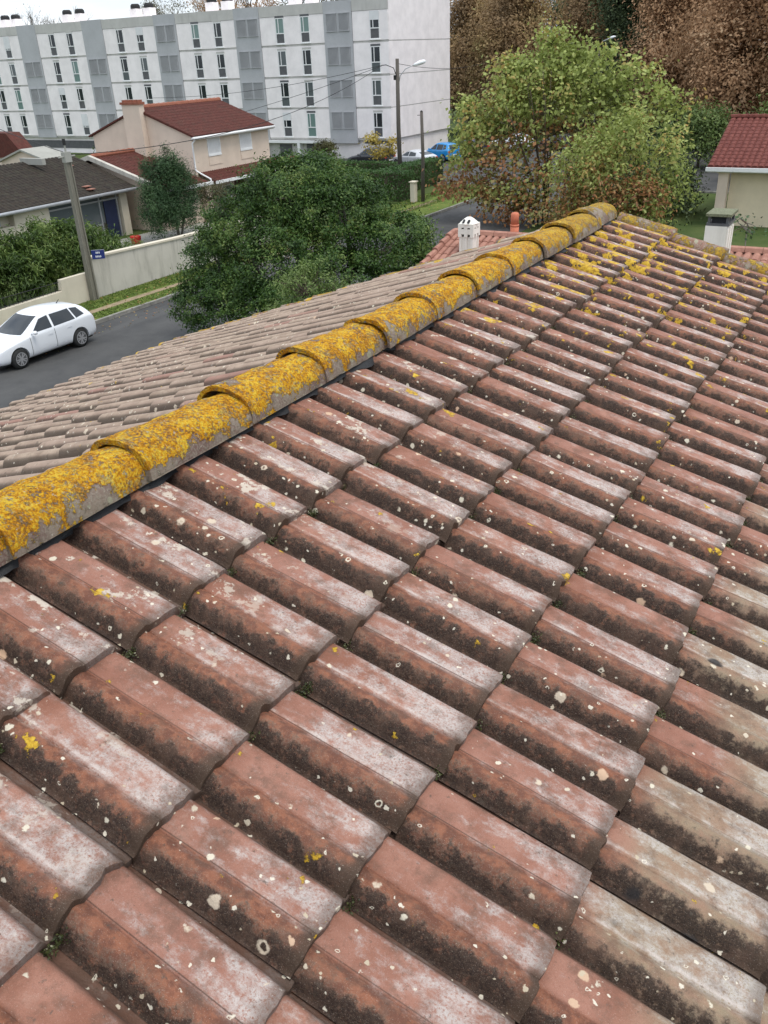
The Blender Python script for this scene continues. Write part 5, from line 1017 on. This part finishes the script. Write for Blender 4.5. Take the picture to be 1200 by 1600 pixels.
WT = [(-46.5, 100, 14.5, 5.2, 'brown2', 'dull brown tree just right of the apartment gable'), (-39.5, 96, 15, 5.4, 'brown2', 'dull brown tree behind the left flank of the plane tree top'), (-33, 103, 19, 5.8, 'brown2', 'brown tree rising behind the plane tree, second clear of the gable'),
      (-27.5, 97, 20, 5.0, 'deep', 'dark green conifer behind the crown of the plane tree'), (-21.5, 92, 19, 5.6, 'brown', 'russet conifer right of the plane tree top'), (-14.0, 84, 17.5, 5.8, 'brown', 'russet drooping conifer above the beige house, left one'),
      (-6.5, 78, 16.5, 5.8, 'brown', 'russet drooping conifer above the crimson roof, at the right edge'), (-1, 86, 18, 6, 'brown', 'russet conifer cut by the right edge of the frame'), (-36, 116, 22, 6.5, 'deep', 'tall dark green tree far back above the plane tree'), (-22, 112, 23, 6.5, 'brown2', 'tall brown tree far back, right of the dark conifer'), (-50, 118, 19, 6.5, 'brown2', 'brown tree far behind the end of the apartments'),
      (-8, 104, 22, 7, 'brown2', 'tall brown tree far back above the russet conifers'), (-44, 128, 22, 7, 'deep', 'dark tree deep in the wood behind the gable corner'), (-28, 126, 24, 7, 'brown2', 'very tall brown tree at the back of the wood')]
for i, (x, y, h, r, m_, lab) in enumerate(WT): big_tree(i, x, y, h, r, m_, lab)
# undergrowth at the wood's edge and behind the beige house
for i, (x, y, z, rx, h, m_, lab) in enumerate([(-31, 88, 0, 4.5, 3.4, 'olive', 'olive undergrowth at the left foot of the wood'), (-22, 86, 0, 4.5, 3.6, 'deep', 'dark undergrowth at the foot of the russet conifer'), (-14.5, 72, 0, 3.6, 4.2, 'light', 'bright green bushes left of the crimson roof'), (-8, 66, 0, 3.4, 5.0, 'light', 'bright green bushes just above the crimson ridge'), (-2, 67, 0, 4.0, 4.6, 'olive', 'olive bushes above the crimson ridge at the right edge'), (-15.5, 60, 0, 2.8, 2.6, 'deep', 'dark bush beside the beige house, behind the thin shrub'), (-38.5, 90, 0, 4.2, 3.0, 'olive', 'olive undergrowth beside the far end of the gable'), (-12.5, 52, 0, 2.2, 2.5, 'deep', 'dark shrub at the left corner of the beige house')]):
    tree('wild_bush', lab, 'bush', (x, y, 0), [([(x, y, 0), (x, y, h*.6)], .1, .05)], [(x-rx*.4, y, h*.38, rx*.6, 1.8, h*.42, 60), (x+rx*.4, y, h*.42, rx*.6, 1.8, h*.45, 60), (x, y, h*.66, rx*.55, 1.6, h*.36, 50)], 46, .6, .26, m_, 501+i*2, 'bark', .4, 60, .06, .02, 'undergrowth along the wood', aspect=.45, flat=1.0)
# trees beyond the long roof of the apartments
def bare_tree(i, x, y, h, r, label, mat='bare', leafy=.5):
    rnd = random.Random(700+i); root = empty('bare_tree', (x, y, 0), label, 'tree', 0, 'trees beyond the apartments'); mb = MB()
    def br(p, d, L, rad, lev):
        q = p+d*L; m_ = p+d*L*.5+Vector((rnd.uniform(-1, 1), rnd.uniform(-1, 1), rnd.uniform(-.3, .6)))*L*.07; mb.tube([p, m_, q], [rad, rad*.8, rad*.6], 5 if lev < 3 else 3, cap=False)
        if lev >= 5: ends.append(q); return
        for _ in range(3 if lev < 4 else 2):
            nd_ = (d+Vector((rnd.uniform(-1, 1), rnd.uniform(-1, 1), rnd.uniform(-.15, .7)))*.62).normalized(); br(q, nd_, L*rnd.uniform(.62, .82), rad*.6, lev+1)
    ends = []; br(Vector((0, 0, 0)), Vector((0, 0, 1)), h*.30, .32, 0); mb.build('trunk', M['bark'], root)
    if leafy > 0:
        rng = np.random.default_rng(i); E_ = np.array([list(e) for e in ends]); k_ = int(18*leafy); P = np.repeat(E_, k_, 0)+rng.normal(size=(len(E_)*k_, 3))*.42; leaves('crown', P, rng.normal(size=P.shape), .26, LM[mat], root, .5, i)
for i, (x, y, h, lab, m_, lf) in enumerate([(-124, 108, 19.5, 'bare grey tree above the far left end of the apartments', 'bare', 0), (-134, 112, 18, 'leafless tree cut by the left edge above the apartments', 'bare', .1), (-116, 118, 15.5, 'low thin tree between chimney pairs at the far left', 'bare', .9), (-97, 110, 19, 'thin pale tree above the third pair of chimneys', 'bare', .7), (-90, 112, 20, 'russet crowned tree above the apartments, left of centre', 'brown', 1.3), (-82, 108, 19.5, 'russet tree above the apartments between chimney pairs', 'brown', 1.5), (-74, 110, 19, 'olive brown tree above the apartments', 'olive', 1.4), (-66, 112, 20, 'olive brown tree right above the fourth grey band', 'olive', 1.5), (-58, 112, 21, 'brown tree above the right part of the apartments', 'brown2', 1.5)]):
    bare_tree(i, x, y, h, 5, lab, m_, lf)
# lamp far back in the trees
fb = (-23.6, 74.5, 0); fl = empty('street_lamp', fb, 'distant street lamp with white head among the brown trees', 'street lamp')
mb = MB(); mb.tube([(0, 0, 0), (0, 0, 8.4)], [.07, .04], 8); mb.build('pole', M['wpole'], fl, True)
mb = MB(); mb.tube([(0, 0, 8.4), (.25, 0, 8.8), (.8, 0, 9.0)], .03, 6); mb.build('arm', M['steel'], fl, True)
mb = MB(); mb.tube([(.75, 0, 8.99), (.85, 0, 9.02), (1.05, 0, 9.07), (1.25, 0, 9.1)], [.03, .08, .09, .03], 10); mb.build('lamp_head', M['lampwhite'], fl, True)
# grass tufts along the verge and in the gardens
rng = np.random.default_rng(77); n = 26000; P = np.stack([rng.uniform(-28.6, -26.05, n), rng.uniform(10, 58, n), np.full(n, .13)], 1); keep = np.abs(P[:, 0]+27.1) > .25; P = P[keep]; N_ = rng.normal(size=P.shape); N_[:, 2] *= .3
go = leaves('grass', P, N_, .10, mat_leaf('grass_blade', [(.1, (.06, .10, .02)), (.6, (.13, .19, .04)), (.95, (.22, .24, .08))], .3, .8), None, .3, 9); tag(go, 'short green grass growing on the verge', 'grass', kind='stuff')
# fallen leaves on verge and kerb
n = 1500; P = np.stack([rng.uniform(-28.5, -24.5, n), rng.uniform(12, 58, n), np.full(n, .145)], 1); P[:, 2] = np.where(P[:, 0] > -25.8, np.where(P[:, 1] < 42, .015, .14), .145); N_ = rng.normal(size=P.shape)*.3; N_[:, 2] = 1
lo_ = leaves('fallen_leaves', P, N_, .09, LM['plane_r'], None, .7, 19); tag(lo_, 'brown fallen leaves scattered on the verge and gutter', 'leaves', kind='stuff')
